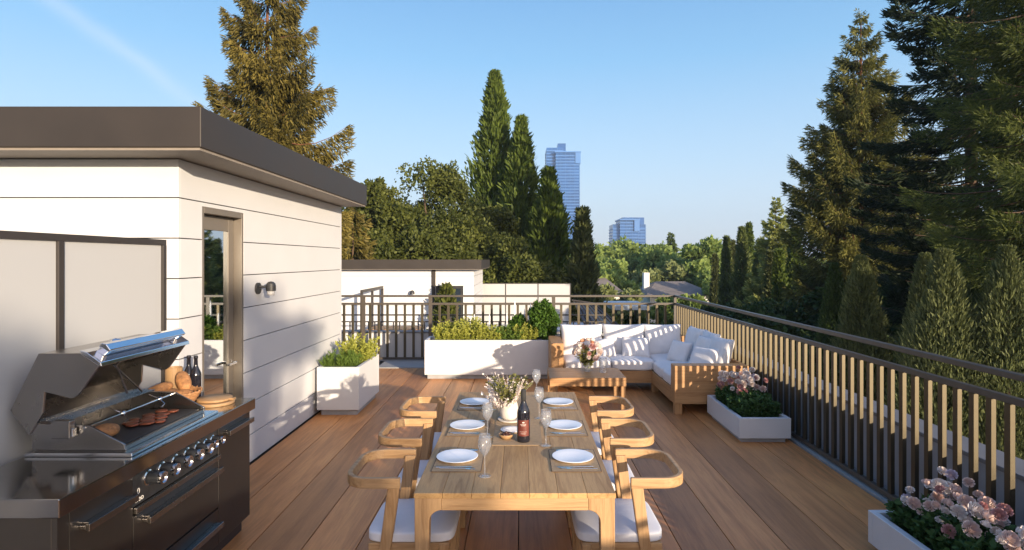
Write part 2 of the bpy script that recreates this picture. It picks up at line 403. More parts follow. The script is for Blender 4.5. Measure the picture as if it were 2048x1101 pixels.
def spruce_arrays(seed, h, Rb, z0=0.1, power=0.8, n_whorl=48, per=6, dens=9.0, sl=0.36, sw=0.07, hang=0.5, sag=0.5, lift=0.45, irreg=0.25, lat=0.26, lmax=99, extra=None):
    rs = np.random.RandomState(seed); B, U, T = [], [], []; branches = []; todo = []
    zs = z0 + (0.985-z0)*np.linspace(0, 1, n_whorl)**0.92
    for zr in zs:
        k = per if zr < 0.85 else max(3, per-2)
        a0 = rs.uniform(0, 2*PI)
        ex_ = extra if (extra and abs(zr-extra[1]) < 0.018) else None
        for j in range(k + (1 if ex_ else 0)):
            az = a0 + 2*PI*j/k + rs.normal()*0.25
            Lb = Rb*(1-zr)**power*(1+rs.normal()*irreg) + 0.15
            Lb = max(0.2, min(Lb, lmax*rs.uniform(0.85, 1.1)))
            if ex_ and j == k: az = ex_[0]; Lb = ex_[2]
            zb = zr*h + rs.normal()*0.12
            d = np.array([math.cos(az), math.sin(az), 0]); p = np.array([-d[1], d[0], 0])
            a_ = sag*(1-zr*0.45)*rs.uniform(0.8, 1.2); b_ = lift*rs.uniform(0.75, 1.25)
            n = int(dens*Lb*(1+Lb*0.35)*6)+6
            t = rs.uniform(0.08 if zr > .5 else 0.18, 1, n)**0.8
            w = lat*Lb*np.maximum(1-t, 0)**0.7 + 0.10
            s = rs.uniform(-1, 1, n)*w
            hz = -np.abs(s)*0.25 - rs.uniform(0, 1, n)**1.5*hang*min(1, 0.3+Lb*0.3)*0.7
            base = d*(Lb*t)[:, None] + p*s[:, None]
            base[:, 2] += zb + Lb*(-a_*t + b_*t*t) + hz
            dirv = d*0.7 + p*(np.sign(s)*0.55*np.minimum(1, np.abs(s)/0.25))[:, None] + np.array([0, 0, -hang])*rs.uniform(0.3, 1.4, n)[:, None] + rs.normal(size=(n, 3))*0.22
            # upswept tips
            dirv[:, 2] += np.where(t > 0.85, 0.75, 0)
            B.append(base); U.append(unit(dirv)*(sl*rs.uniform(0.5, 1.25, n))[:, None]*min(1, 0.45+Lb*0.5))
            T.append(np.clip(0.33 + rs.normal()*0.13 + rs.normal(size=n)*0.2 + 0.28*t, 0, 1))  # inner sprays darker, tips lighter: crown shade put into the tint
            tt = np.linspace(0, 0.96, 6)
            branches.append([tuple(d*Lb*q + np.array([0, 0, zb + Lb*(-a_*q + b_*q*q)])) for q in tt] + [Lb])
    B = np.concatenate(B); U = np.concatenate(U); T = np.concatenate(T)
    V = unit(np.cross(U, rand_dir(rs, len(U))))*(sw*rs.uniform(0.6, 1.3, len(U)))[:, None]
    return B, U, V, T, branches
def conifer(name, loc, h, Rb, leaf, bark, label, cat='tree', group=None, seed=1, rz=0, trunk_r=None, **kw):
    B, U, V, T, br = spruce_arrays(seed, h, Rb, **kw)
    root = thing(name, (0, 0, 0), label, cat, group)
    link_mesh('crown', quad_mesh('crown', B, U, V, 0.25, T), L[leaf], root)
    tr = trunk_r or h*0.011
    mb = MB(); mb.tube([(0, 0, 0), (0.03, 0, h*0.3), (-0.03, 0.02, h*0.65), (0, 0, h*0.985)], [tr*1.25, tr, tr*0.55, tr*0.08], 10)
    for b in br[::1]:
        Lb = b[-1]
        if Lb > 0.8: mb.tube(b[:-1], 0.018*Lb*0.5+0.008, 4, 0.004)
    mb.build('trunk', M[bark], root, smooth=True)
    root.location = loc; root.rotation_euler = (0, 0, rz)
    return root
def column_tree(name, loc, h, rad, leaf, label, cat='tree', group=None, seed=1, n=14000, sl=0.3, sw=0.08, flare=0.6, lump=0.16, shape=0.62, up=0.9, tip=None):
    rs = np.random.RandomState(seed)
    z = rs.uniform(0.06, 1, n)**0.95; a = rs.uniform(0, 2*PI, n)
    pf = (lambda q: np.minimum(1, (np.maximum(1-q, 0)/tip)**0.8)) if tip else (lambda q: np.minimum(1, np.maximum(1-q, 0)**shape*1.25))
    prof = pf(z)*np.minimum(1, 0.75+z)
    lumps = 1 + lump*(np.sin(a*3+z*31+seed)*0.5 + np.sin(a*5-z*47)*0.35 + np.sin(z*90+a*2)*0.35) + lump*0.8*np.sin(z*23+np.floor(a*1.3)*2.1)
    kc = 150; zc = rs.uniform(0.06, 1, kc)**0.95; ac = rs.uniform(0, 2*PI, kc); ci = rs.randint(0, kc, n); pick = rs.rand(n) < 0.6
    z = np.where(pick, zc[ci] + rs.normal(size=n)*0.018, z); z = np.where(z > 0.995, 1.99-z, z); a = np.where(pick, ac[ci] + rs.normal(size=n)*0.28, a)
    prof = pf(z)*np.minimum(1, 0.75+z); bul = np.where(pick, rs.uniform(0.85, 1.22, kc)[ci], 0.88)
    r = rad*bul*prof*lumps*np.where(rs.rand(n) < 0.75, rs.uniform(0.8, 1.05, n), rs.uniform(0.2, 0.8, n))*np.where(rs.rand(n) < 0.06, 1.18, 1.0) + 0.03
    ca, sa = np.cos(a), np.sin(a)
    B = np.stack([ca*r, sa*r, z*h*0.985], axis=1)
    U = unit(np.stack([ca*flare, sa*flare, np.full(n, up)], axis=1) + rs.normal(size=(n, 3))*0.35)*(sl*rs.uniform(0.5, 1.3, n))[:, None]
    V = unit(np.cross(U, rand_dir(rs, n)))*(sw*rs.uniform(0.6, 1.4, n))[:, None]
    T = 0.42 + 0.5*(bul-0.95) + rs.normal(size=n)*0.17
    root = thing(name, (0, 0, 0), label, cat, group)
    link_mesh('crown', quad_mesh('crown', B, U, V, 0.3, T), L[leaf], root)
    MB().tube([(0, 0, 0), (0.02, 0, h*0.5), (0, 0, h*0.93)], [h*0.012+0.03, h*0.008+0.02, 0.01], 8).build('trunk', M['bark'], root, smooth=True)
    root.location = loc
    return root
def broadleaf(name, loc, h, rad, leaf, label, cat='tree', group=None, seed=1, n=22000, ls=0.2, blobs=26, zlow=0.35, flat=0.8, trunk=True):
    rs = np.random.RandomState(seed); rnd = random.Random(seed)
    C = []; 
    for i in range(blobs):
        for _ in range(20):
            q = rs.uniform(-1, 1, 3)
            if 0.35 < np.linalg.norm(q) < 1: break
        C.append(q)
    C = np.array(C); ch = h*(1-zlow)/2; cz = h*(zlow + (1-zlow)/2)
    cen = C*np.array([rad*0.78, rad*0.78, ch*0.8]) + np.array([0, 0, cz])
    br = rs.uniform(0.17, 0.36, blobs)*rad
    k = rs.randint(0, blobs, n); d = rand_dir(rs, n); d[:, 2] = np.where(d[:, 2] < -0.35, -d[:, 2], d[:, 2])
    rr = br[k]*(1 - rs.uniform(0, 1, n)**2*0.55)*(1+0.2*np.sin(d[:, 0]*7+k)+0.15*np.sin(d[:, 1]*9+k*2))
    B = cen[k] + d*rr[:, None]*np.array([1, 1, flat])
    U = unit(d*0.5 + rand_dir(rs, n))*(ls*rs.uniform(0.6, 1.3, n))[:, None]
    V = unit(np.cross(U, rand_dir(rs, n)))*(ls*0.62*rs.uniform(0.7, 1.3, n))[:, None]
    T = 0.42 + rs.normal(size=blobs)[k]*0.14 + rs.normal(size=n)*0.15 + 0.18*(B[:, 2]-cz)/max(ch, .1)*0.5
    root = thing(name, (0, 0, 0), label, cat, group)
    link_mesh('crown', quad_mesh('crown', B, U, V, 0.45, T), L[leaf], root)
    if trunk:
        mb = MB(); tr = h*0.018+0.05
        mb.tube([(0, 0, 0), (0.05*rad, 0, h*zlow*0.7), (0, 0.04*rad, cz)], [tr*1.3, tr, tr*0.5], 9)
        for i in range(min(blobs, 16)):
            c = cen[i]; z_ = h*zlow*rnd.uniform(0.55, 1.1)
            mb.tube([(0, 0, z_), (c[0]*0.45, c[1]*0.45, z_+(c[2]-z_)*0.4+0.1*rad), tuple(c)], [tr*0.45, tr*0.28, tr*0.08], 5)
        mb.build('trunk', M['bark'], root, smooth=True)
    root.location = loc
    return root
def tuft(name, cx, cy, z0, rx, ry, h, leaf, seed, stems=90, per=14, ls=0.04, lw=0.018, spread=0.5, updir=0.6, parent=None, stemmat='herbstem', tint0=0.45):
    rs = np.random.RandomState(seed)
    sx = rs.uniform(-1, 1, stems); sy = rs.uniform(-1, 1, stems)
    hh = h*rs.uniform(0.55, 1.1, stems)*(1-0.3*np.maximum(np.abs(sx), np.abs(sy))**2)
    lean = np.stack([sx*spread + rs.normal(size=stems)*0.25*spread, sy*spread + rs.normal(size=stems)*0.25*spread], axis=1)
    k = np.repeat(np.arange(stems), per); n = len(k); t = rs.uniform(0.1, 1, n)
    bx = cx + sx[k]*rx*0.75 + lean[k, 0]*hh[k]*t**1.4; by = cy + sy[k]*ry*0.75 + lean[k, 1]*hh[k]*t**1.4
    bz = z0 + hh[k]*t
    B = np.stack([bx, by, bz], axis=1)
    U = unit(rand_dir(rs, n)*np.array([1, 1, 0.6]) + np.array([0, 0, updir]))*(ls*rs.uniform(0.5, 1.4, n))[:, None]
    V = unit(np.cross(U, rand_dir(rs, n)))*(lw*rs.uniform(0.7, 1.3, n))[:, None]
    T = tint0 + 0.35*(t-0.5) + rs.normal(size=n)*0.15
    # stems as long thin leaves
    Bs = np.stack([cx+sx*rx*0.75, cy+sy*ry*0.75, np.full(stems, z0)], axis=1)
    Us = np.stack([lean[:, 0]*hh, lean[:, 1]*hh, hh], axis=1); Vs = unit(np.cross(Us, rand_dir(rs, stems)))*0.004
    me = quad_mesh(name, np.concatenate([B, Bs]), np.concatenate([U, Us]), np.concatenate([V, Vs]), 0.3, np.concatenate([T, np.full(stems, 0.1)]))
    return me

# ------------------------------------------------------------------ ground, deck, edges
GZ = -9.0
mb = MB(); mb.box(-2500, 2500, -600, 3500, GZ-1, GZ); structure('ground', mb, M['lawn'])
mb = MB(); rnd = random.Random(3)
x = -2.505
xs = []
while x < 2.83:
    w = 0.356; x1 = min(x+w, 2.845); y = -5.0 - rnd.uniform(0, 2)
    while y < 10.24:
        y1 = min(y + 40, 10.24)
        mb.cur = rnd.random(); mb.box(x+0.003, x1-0.003, y+0.002, y1-0.002, -0.03, 0.0); y = y1
    x += w
structure('deck', mb, M['deck'], bevel=0.002)
mb = MB(); mb.box(-7.0, 3.3, -7, 11.4, -0.30, -0.034)
structure('roof_slab', mb, M['core'])
# pale gutter strip round the deck
mb = MB(); mb.box(2.85, 3.045, -5, 10.25, -0.03, 0.012); mb.box(-2.52, 3.045, 10.252, 11.14, -0.03, 0.012)
structure('edge_paving', mb, M['gutter'])
# parapets outside the railing, part of the house below
mb = MB(); mb.box(3.05, 3.26, -6, 11.36, -0.6, 0.56)
par = single('parapet', mb, M['concrete'], 'low grey rendered parapet running outside the deck railing', 'parapet')
mb = MB(); mb.box(3.035, 3.29, -6, 11.39, 0.562, 0.592)
mb.build('parapet_cap', M['cap'], par, bevel=0.004)
mb = MB(); mb.box(-7.0, 3.3, -7, 11.4, GZ, -0.62)
lower = single('house_below', mb, M['white'], 'white lower storeys of the house carrying the roof deck', 'house')

pb = single('parapet', MB().box(-7.0, 3.045, 11.15, 11.36, -0.6, 0.50), M['white'], 'low white parapet wall behind the far railing', 'parapet')
MB().box(-7.0, 3.033, 11.135, 11.39, 0.502, 0.532).build('parapet_cap', M['cap'], pb, bevel=0.004)

# ------------------------------------------------------------------ railings
rr = thing('deck_railing', (2.9, 3, 0), 'long bronze metal railing along the right side of the deck', 'railing')
MB().box(2.875, 2.925, -3.5, 11.02, 1.20, 1.238).build('handrail', M['rail'], rr, bevel=0.004)
MB().box(2.88, 2.92, -3.5, 10.955, 1.052, 1.094).build('upper_rail', M['rail'], rr, bevel=0.003)
MB().box(2.88, 2.92, -3.5, 10.955, 0.03, 0.07).build('bottom_rail', M['rail'], rr, bevel=0.003)
b0 = None
for k in range(54):
    y = 3.468 + 0.1388*k
    if y > 10.93: break
    if b0 is None: b0 = MB().box(2.884, 2.916, y-0.022, y+0.022, 0.071, 1.051).build('baluster', M['bal'], rr, bevel=0.002)
    else:
        c = b0.copy(); COL.objects.link(c); c.location = (0, 0.1388*k, 0)
for k in range(1, 46):
    c = b0.copy(); COL.objects.link(c); c.location = (0, -0.1388*k, 0)
for y in (10.975, -3.45):
    MB().box(2.878, 2.922, y-0.02, y+0.02, 0.02, 1.199).build('post', M['rail'], rr)
rb = thing('deck_railing', (0, 10.98, 0), 'bronze metal railing across the far end of the deck', 'railing')
MB().box(-3.5, 2.873, 10.955, 11.005, 1.20, 1.238).build('handrail', M['rail'], rb, bevel=0.004)
MB().box(-3.5, 2.875, 10.96, 11.0, 1.052, 1.094).build('upper_rail', M['rail'], rb, bevel=0.003)
MB().box(-3.5, 2.875, 10.96, 11.0, 0.03, 0.07).build('bottom_rail', M['rail'], rb, bevel=0.003)
b1 = None
for k in range(40):
    x = 2.72 - 0.163*k
    if x < -3.5: break
    if b1 is None: b1 = MB().box(x-0.022, x+0.022, 10.964, 10.996, 0.071, 1.051).build('baluster', M['bal'], rb, bevel=0.002); x0_ = x
    else:
        c = b1.copy(); COL.objects.link(c); c.location = (-0.163*k, 0, 0)
for x in (-2.95, -1.69, 0.62):
    MB().box(x-0.032, x+0.032, 10.95, 11.01, 0.0, 1.199).build('post', M['rail'], rb)

# ------------------------------------------------------------------ stair hut on the left
hut = thing('rooftop_hut', (-4.5, 6.3, 0), 'white clad rooftop hut with flat bronze roof beside the grill', 'building')
WX, FY, BY = -2.53, 4.33, 8.27
DY0, DY1, DZ = 4.65, 5.35, 2.325
MB().box(-6.8, WX-0.05, FY+0.05, BY-0.02, 0, 2.6).build('inner_wall', M['core'], hut)
bpy.data.objects.remove([o for o in hut.children][0])   # replaced by the split core below
mb = MB(); mb.box(-6.8, WX-0.16, FY+0.05, BY-0.02, 0, 2.64)
mb.box(WX-0.159, WX-0.02, FY+0.02, DY0-0.02, 0, 2.64); mb.box(WX-0.159, WX-0.02, DY1+0.02, BY-0.02, 0, 2.64); mb.box(WX-0.159, WX-0.02, DY0-0.0199, DY1+0.0199, DZ+0.02, 2.64)
mb.build('joint_backing', M['core'], hut)
zs = [0.0, 0.26, 0.56, 0.86, 1.16, 1.46, 1.76, 2.06, 2.36, 2.648]
gp = 0.004
for w, nm in ((0, 'front_cladding'), (1, 'side_cladding')):
    mb = MB()
    for a, b in zip(zs[:-1], zs[1:]):
        if w == 0: mb.box(-6.8, WX, FY, FY+0.019, a+gp, b-gp)
        else:
            if b <= DZ or a < DZ:
                mb.box(WX-0.019, WX, FY+0.0195, DY0, a+gp, b-gp); mb.box(WX-0.019, WX, DY1, BY, a+gp, b-gp)
                if b > DZ: mb.box(WX-0.019, WX, DY0+0.0002, DY1-0.0002, DZ, b-gp)
            else: mb.box(WX-0.019, WX, FY+0.0195, BY, a+gp, b-gp)
    mb.build(nm, M['white'], hut, bevel=0.0015)
MB().box(-6.8, WX-0.001, BY-0.019, BY, 0, 2.648).build('rear_cladding', M['white'], hut)
mb = MB(); mb.box(-7.1, -2.18, 3.99, 8.30, 2.668, 2.947)
rf = mb.build('roof', M['fascia'], hut, bevel=0.006)
MB().box(-7.08, -2.195, 4.005, 8.285, 2.65, 2.6675).build('soffit', M['soffit'], rf)
# door
fr = MB()
fr.box(WX-0.13, WX-0.002, DY1-0.035, DY1-0.001, 0, DZ-0.001); fr.box(WX-0.13, WX-0.002, DY0+0.001, DY0+0.035, 0, DZ-0.001); fr.box(WX-0.13, WX-0.002, DY0+0.0355, DY1-0.0355, DZ-0.05, DZ-0.001)
fr.build('door_frame', M['doorf'], hut, bevel=0.003)
dx0, dx1 = WX-0.12, WX-0.075
dr = MB(); a, b, zt = DY0+0.04, DY1-0.04, DZ-0.055
dr.box(dx0, dx1, b-0.09, b, 0.01, zt); dr.box(dx0, dx1, a, a+0.09, 0.01, zt); dr.box(dx0, dx1, a+0.0905, b-0.0905, zt-0.12, zt); dr.box(dx0, dx1, a+0.0905, b-0.0905, 0.01, 0.2)
door = dr.build('door', M['doorf'], hut, bevel=0.003)
M['mirror'] = plain('reflective door glass', (0.62, 0.66, 0.68), 0.02, metal=1, var=0.0)
MB().box(dx0+0.01, dx1-0.012, a+0.088, b-0.088, 0.198, zt-0.118).build('glass', M['mirror'], door)
h = MB(); h.box(dx1, dx1+0.05, b-0.055, b-0.035, 0.96, 0.99); h.box(dx1+0.035, dx1+0.052, b-0.17, b-0.035, 0.965, 0.985); h.box(dx1, dx1+0.010, b-0.058, b-0.032, 0.935, 1.005)
h.build('handle', M['silver'], door, bevel=0.003)
# wall lamp
lm = thing('wall_lamp', (WX, 5.72, 1.6), 'black domed wall lamp on the white side wall beside the door', 'lamp')
MB().lathe([(0.0, 0.0), (0.055, 0.0), (0.055, 0.02), (0.0, 0.022)], (WX, 5.62, 1.625), 24, 'x').build('mounting_plate', M['darkmet'], lm, smooth=False)
MB().lathe([(0.046, 0), (0.046, 0.045), (0.040, 0.070), (0.025, 0.086), (0.0, 0.092)], (WX+0.115, 5.66, 1.60), 28).tube([(WX+0.02, 5.62, 1.64), (WX+0.08, 5.65, 1.64)], 0.012).build('lamp_shade', M['darkmet'], lm, smooth=False)
MB().lathe([(0.0, -0.045), (0.032, -0.043), (0.036, -0.025), (0.036, -0.001)], (WX+0.115, 5.66, 1.60), 28).build('diffuser', M['lampglass'], lm, smooth=True)

# unseen blockers added behind the camera, stepped to cast shade on the near deck
for (xa, xb, zt, lb) in ((1.3, 3.4, 1.68, 'wide unseen shade blocker added behind the camera'), (3.4, 4.0, 1.78, 'narrow unseen shade blocker added behind the camera'), (4.0, 5.6, 1.66, 'lowest unseen shade blocker added behind the camera')):
    single('shade_blocker', MB().box(xa, xb-0.004, -3.08, -3.02, -0.6, zt), M['sframe'], lb, 'screen')
# frosted screen behind the grill
m, t, b = new_mat('frosted glass'); b.inputs['Base Color'].default_value = (0.54, 0.55, 0.56, 1); b.inputs['Roughness'].default_value = 0.35
tr = N(t, 'ShaderNodeBsdfTranslucent'); tr.inputs[0].default_value = (0.62, 0.62, 0.62, 1); mx = N(t, 'ShaderNodeMixShader'); mx.inputs[0].default_value = 0.25
t.links.new(b.outputs[0], mx.inputs[1]); t.links.new(tr.outputs[0], mx.inputs[2]); t.links.new(mx.outputs[0], t.nodes['Material Output'].inputs[0])
M['frost'] = m
scr = thing('privacy_screen', (-2.58, 2.5, 0), 'frosted glass privacy screen in dark frame behind the grill', 'screen')
SX = -2.575
ys = [4.20, 3.25, 2.3, 1.35, 0.4, -0.55]
f = MB(); f.box(SX-0.03, SX+0.01, ys[-1], ys[0]+0.04, 2.005, 2.045); f.box(SX-0.03, SX+0.01, ys[-1], ys[0]+0.04, 0.03, 0.07)
for y in ys: f.box(SX-0.028, SX+0.012, y-0.001, y+0.039, 0.0705, 2.0045)
f.build('frame', M['sframe'], scr, bevel=0.002)
for i in range(len(ys)-1): MB().box(SX-0.015, SX-0.005, ys[i+1]+0.04, ys[i]-0.002, 0.071, 2.004).build('glass_panel', M['frost'], scr)

# ------------------------------------------------------------------ grill island
X0, X1, Y0, Y1, CT = -2.47, -1.885, 2.39, 4.16, 0.92
isl = thing('grill_island', (-2.18, 3.27, 0), 'dark steel outdoor kitchen island with open built-in gas grill', 'grill')
MB().box(X0, X1, Y0, Y1, CT-0.078, CT).build('worktop', M['steeltop'], isl, bevel=0.004)
FX = X1-0.025
cb = MB(); cb.box(X0+0.02, FX-0.022, Y0+0.02, Y1-0.02, 0.09, CT-0.0785); cb.build('cabinet', M['blacksteel'], isl, bevel=0.003)
MB().box(X0+0.04, FX-0.05, Y0+0.05, Y1-0.05, 0.0, 0.0895).build('plinth', M['darkmet'], isl)
S1, S2, S3 = 2.475, 2.885, 3.70
def door_panel(name, y0, y1, z0, z1, hy0, hy1, hz):
    d = MB().box(FX-0.0215, FX, y0+0.003, y1-0.003, z0+0.003, z1-0.003).build(name, M['blacksteel'], isl, bevel=0.002)
    g = MB(); g.box(FX+0.0285, FX+0.046, hy0, hy1, hz-0.032, hz); g.box(FX+0.0005, FX+0.028, hy0, hy0+0.02, hz-0.024, hz-0.008); g.box(FX+0.0005, FX+0.028, hy1-0.02, hy1, hz-0.024, hz-0.008)
    g.box(FX+0.0005, FX+0.0282, hy0+0.021, hy1-0.021, hz-0.006, hz-0.001)
    g.build('handle', M['steel'], d, bevel=0.002); return d
MB().box(FX-0.0215, FX+0.001, Y0+0.02, S1-0.003, 0.09, CT-0.08).build('side_stile', M['blacksteel'], isl)
door_panel('door', S1, S2, 0.10, CT-0.082, 2.53, 2.86, 0.755)
door_panel('drawer', S2, S3, 0.335, 0.635, 2.95, 3.68, 0.60)
door_panel('drawer', S2, S3, 0.10, 0.33, 2.95, 3.68, 0.255)
door_panel('door', S3, 4.13, 0.10, CT-0.082, 3.76, 4.10, 0.80)
cp = MB().box(FX-0.0215, FX-0.004, S2+0.002, S3-0.002, 0.676, CT-0.08).build('control_panel', M['griddle'], isl)
MB().box(FX-0.0215, FX+0.018, S2+0.002, S3-0.002, 0.642, 0.672).build('trim_strip', M['steel'], isl, bevel=0.003)
kz = 0.782
M['knob'] = plain('black knob', (0.022, 0.024, 0.028), 0.3, var=0.05, spec=0.6)
for i, y in enumerate((3.005, 3.12, 3.24, 3.355, 3.46, 3.55, 3.63)):
    r_ = 0.034 if i < 5 else 0.026; s_ = 1.3 if i < 5 else 1.1
    ko = MB().lathe([(r_*0.98, 0), (r_*0.98, 0.008), (r_*0.72, 0.010), (r_*0.72, 0.016), (r_*0.9, 0.018), (r_*0.9, 0.060*s_), (r_*0.2, 0.061*s_), (0, 0.061*s_)], (FX-0.004, y, kz), 32, 'x').build('knob', M['knob'], cp); smooth_by_angle(ko)
    smooth_by_angle(MB().lathe([(r_*1.18, 0), (r_*1.18, 0.005), (r_*1.0, 0.008), (r_*1.0, 0.001)], (FX-0.0038, y, kz), 32, 'x').build('knob_ring', M['chrome'], cp))
    smooth_by_angle(MB().lathe([(r_*0.905, 0.050*s_), (r_*0.96, 0.053*s_), (r_*0.94, 0.066*s_), (r_*0.74, 0.0665*s_), (r_*0.74, 0.0612*s_)], (FX-0.004, y, kz), 32, 'x').build('knob_ring', M['chrome'], cp))
def text_mesh(name, body, size, mat, parent, loc, rot, extrude=0.0006):
    c = bpy.data.curves.new(name, 'FONT'); c.body = body; c.size = size; c.extrude = extrude; c.align_x = 'CENTER'
    o = bpy.data.objects.new(name, c); COL.objects.link(o)
    dg = bpy.context.evaluated_depsgraph_get(); me = bpy.data.meshes.new_from_object(o.evaluated_get(dg)); me.name = name
    bpy.data.objects.remove(o); me.transform(Matrix.Translation(loc) @ Euler(rot).to_matrix().to_4x4())
    me.materials.clear()
    return link_mesh(name, me, mat, parent)
text_mesh('lettering', '0', 0.042, M['ink'], cp, (FX-0.003, 2.930, 0.728), (PI/2, 0, PI/2))
text_mesh('lettering', 'neo', 0.042, M['ink'], cp, (FX-0.003, 2.938, 0.690), (PI/2, 0, PI/2))
# grill body
GX0, GX1, GY0, GY1 = -2.455, -1.99, 2.94, 3.69
MB().box(GX0-0.01, -1.93, GY0-0.035, GY1+0.05, CT+0.0005, CT+0.018).build('grill_trim', M['chrome'], isl, bevel=0.004)
prof = [(GX0, CT+0.026), (GX1, CT+0.026), (GX1, CT+0.05), (GX1-0.02, CT+0.062), (-2.17, 1.066), (GX0, 1.075)]
fb = MB(); fb.prism(prof, 'y', GY0, GY0+0.012); fb.prism(prof, 'y', GY1-0.012, GY1)
fb.box(GX0, GX0+0.01, GY0+0.0125, GY1-0.0125, CT+0.02, 1.073); fb.box(GX1-0.02, GX1-0.001, GY0+0.0125, GY1-0.0125, CT+0.019, CT+0.04)
fb.box(GX0+0.0105, GX1-0.0205, GY0+0.0125, GY1-0.0125, CT+0.019, CT+0.028)
fb.build('firebox', M['steel'], isl, bevel=0.002)
MB().box(GX0+0.02, GX1-0.025, GY0+0.02, GY1-0.02, CT+0.029, CT+0.045).build('griddle', M['griddle'], isl, bevel=0.004)
mbx = MB(); mbx.box(-2.33, -2.235, GY0-0.04, GY0-0.001, 1.01, 1.10); mbx.build('rotisserie_motor', M['steel'], isl, bevel=0.005)
MB().box(-2.234, -2.222, GY0-0.034, GY0-0.008, 1.02, 1.06).build('motor_switch', M['chrome'], isl, bevel=0.003)
rk = MB()
for k in range(8): rk.tube([(-2.44+0.020*k, GY0+0.015, 1.085), (-2.44+0.020*k, GY1-0.015, 1.085)], 0.0026, 6)
for y in (GY0+0.03, 3.32, GY1-0.03): rk.tube([(-2.45, y, 1.081), (-2.29, y, 1.081)], 0.003, 6)
rk.build('warming_rack', M['steel'], isl)
sp = MB(); sp.tube([(-2.19, GY0-0.005, 1.055), (-2.19, GY1+0.01, 1.055)], 0.006, 8)
for y in (3.22, 3.55):
    sp.lathe([(0.012, -0.01), (0.016, 0), (0.012, 0.012)], (-2.19, y, 1.055), 12, 'y')
    sp.tube([(-2.19, y, 1.055), (-2.24, y-0.01, 1.08), (-2.25, y-0.01, 1.085)], 0.0025, 6); sp.tube([(-2.19, y, 1.055), (-2.15, y-0.015, 1.03), (-2.145, y-0.055, 1.02)], 0.0025, 6)
sp.build('rotisserie_spit', M['chrome'], isl)
# open hood: side plates + shell
HY0, HY1 = 2.93, 3.70
A_, B_, C_, D_ = (-2.556, 1.145), (-2.415, 1.43), (-2.205, 1.432), (-2.11, 1.37)
E_, F_, G_, H_ = (-2.236, 1.208), (-2.385, 1.238), (-2.392, 1.132), (-2.462, 1.022)
side = [A_, B_, C_, D_, (-2.215, 1.222), E_, (-2.25, 1.205), F_, G_, H_]
hd = MB(); hd.prism(side, 'y', HY0, HY0+0.012); hd.prism(side, 'y', HY1-0.012, HY1)
def slab(mb_, p, q, th, y0, y1):
    d = Vector((q[0]-p[0], q[1]-p[1])).normalized(); n_ = Vector((d.y, -d.x))*th
    mb_.prism([p, q, (q[0]+n_.x, q[1]+n_.y), (p[0]+n_.x, p[1]+n_.y)], 'y', y0, y1)
iy0, iy1 = HY0+0.0125, HY1-0.0125
for p, q in ((H_, A_), (A_, B_), (B_, C_), (C_, D_)): slab(hd, p, q, 0.012, iy0, iy1)
hood = hd.build('hood', M['steel'], isl, bevel=0.002)
# rounded chrome front lip and handle
lip = MB(); lip.prism([(-2.20, 1.434), (-2.205, 1.446), (-2.17, 1.436), (-2.10, 1.386), (-2.095, 1.366), (-2.108, 1.374)], 'y', HY0-0.004, HY1+0.004)
lip.build('front_lip', M['chrome'], hood, bevel=0.002)
hh = MB(); hh.prism([(-2.150, 1.455), (-2.140, 1.474), (-2.110, 1.470), (-2.088, 1.44), (-2.10, 1.428), (-2.13, 1.448)], 'y', HY0+0.05, HY1-0.05)
for y in (HY0+0.06, HY1-0.09): hh.prism([(-2.17, 1.433), (-2.145, 1.458), (-2.105, 1.43), (-2.13, 1.408)], 'y', y, y+0.03)
hh.build('hood_handle', M['chrome'], hood, bevel=0.004)
MB().lathe([(0.0, 0.03), (0.028, 0.024), (0.034, 0.0), (0.034, -0.004)], (-2.25, 3.25, 1.436), 20).build('thermometer', M['chrome'], hood, smooth=True)
st = MB(); st.tube([(-2.30, 3.42, 1.12), (-2.30, 3.33, 1.30), (-2.25, 3.40, 1.40)], 0.006, 6); st.tube([(-2.33, 3.6, 1.09), (-2.33, 3.35, 1.30)], 0.005, 6); st.build('support_arm', M['steel'], hood)

# food on the griddle
gz = CT+0.0455
def patty(seed, x, y, r):
    m_ = MB(); rn = random.Random(seed)
    return m_.rbox((x, y, gz+0.008), (r*2*rn.uniform(.85, 1.25), r*2*rn.uniform(.8, 1.1), 0.014), 3.0, 6, Matrix.Rotation(rn.uniform(0, 3), 3, 'Z'), noise=0.004, seed=seed)
spots = [(-2.22,3.33,.034),(-2.16,3.38,.036),(-2.12,3.32,.033),(-2.19,3.44,.032),(-2.11,3.43,.036),(-2.23,3.50,.032),(-2.15,3.51,.034),(-2.24,3.40,.03),(-2.08,3.37,.03),(-2.20,3.58,.033),(-2.13,3.59,.03),(-2.17,3.27,.03)]
for i, (x, y, r_) in enumerate(spots):
    single('grilled_slice', patty(i, x, y, r_), M['meat'], 'browned slice of meat among the others grilling on the black griddle', 'meat', 'meat slices on the griddle', smooth=True)
single('bread_bun', MB().rbox((-2.19, 3.085, gz+0.032), (0.11, 0.12, 0.068), 2.4, 8, noise=0.004, seed=4), M['bread'], 'golden roast piece lying at the near end of the griddle', 'food', smooth=True)
for i, (x, y) in enumerate([(-2.20, 3.01), (-2.245, 3.045), (-2.165, 3.03)]):
    single('grilled_slice', patty(30+i, x, y, .026), M['meat'], 'small browned scrap of meat beside the golden roast piece', 'meat', 'meat scraps by the roast', smooth=True)

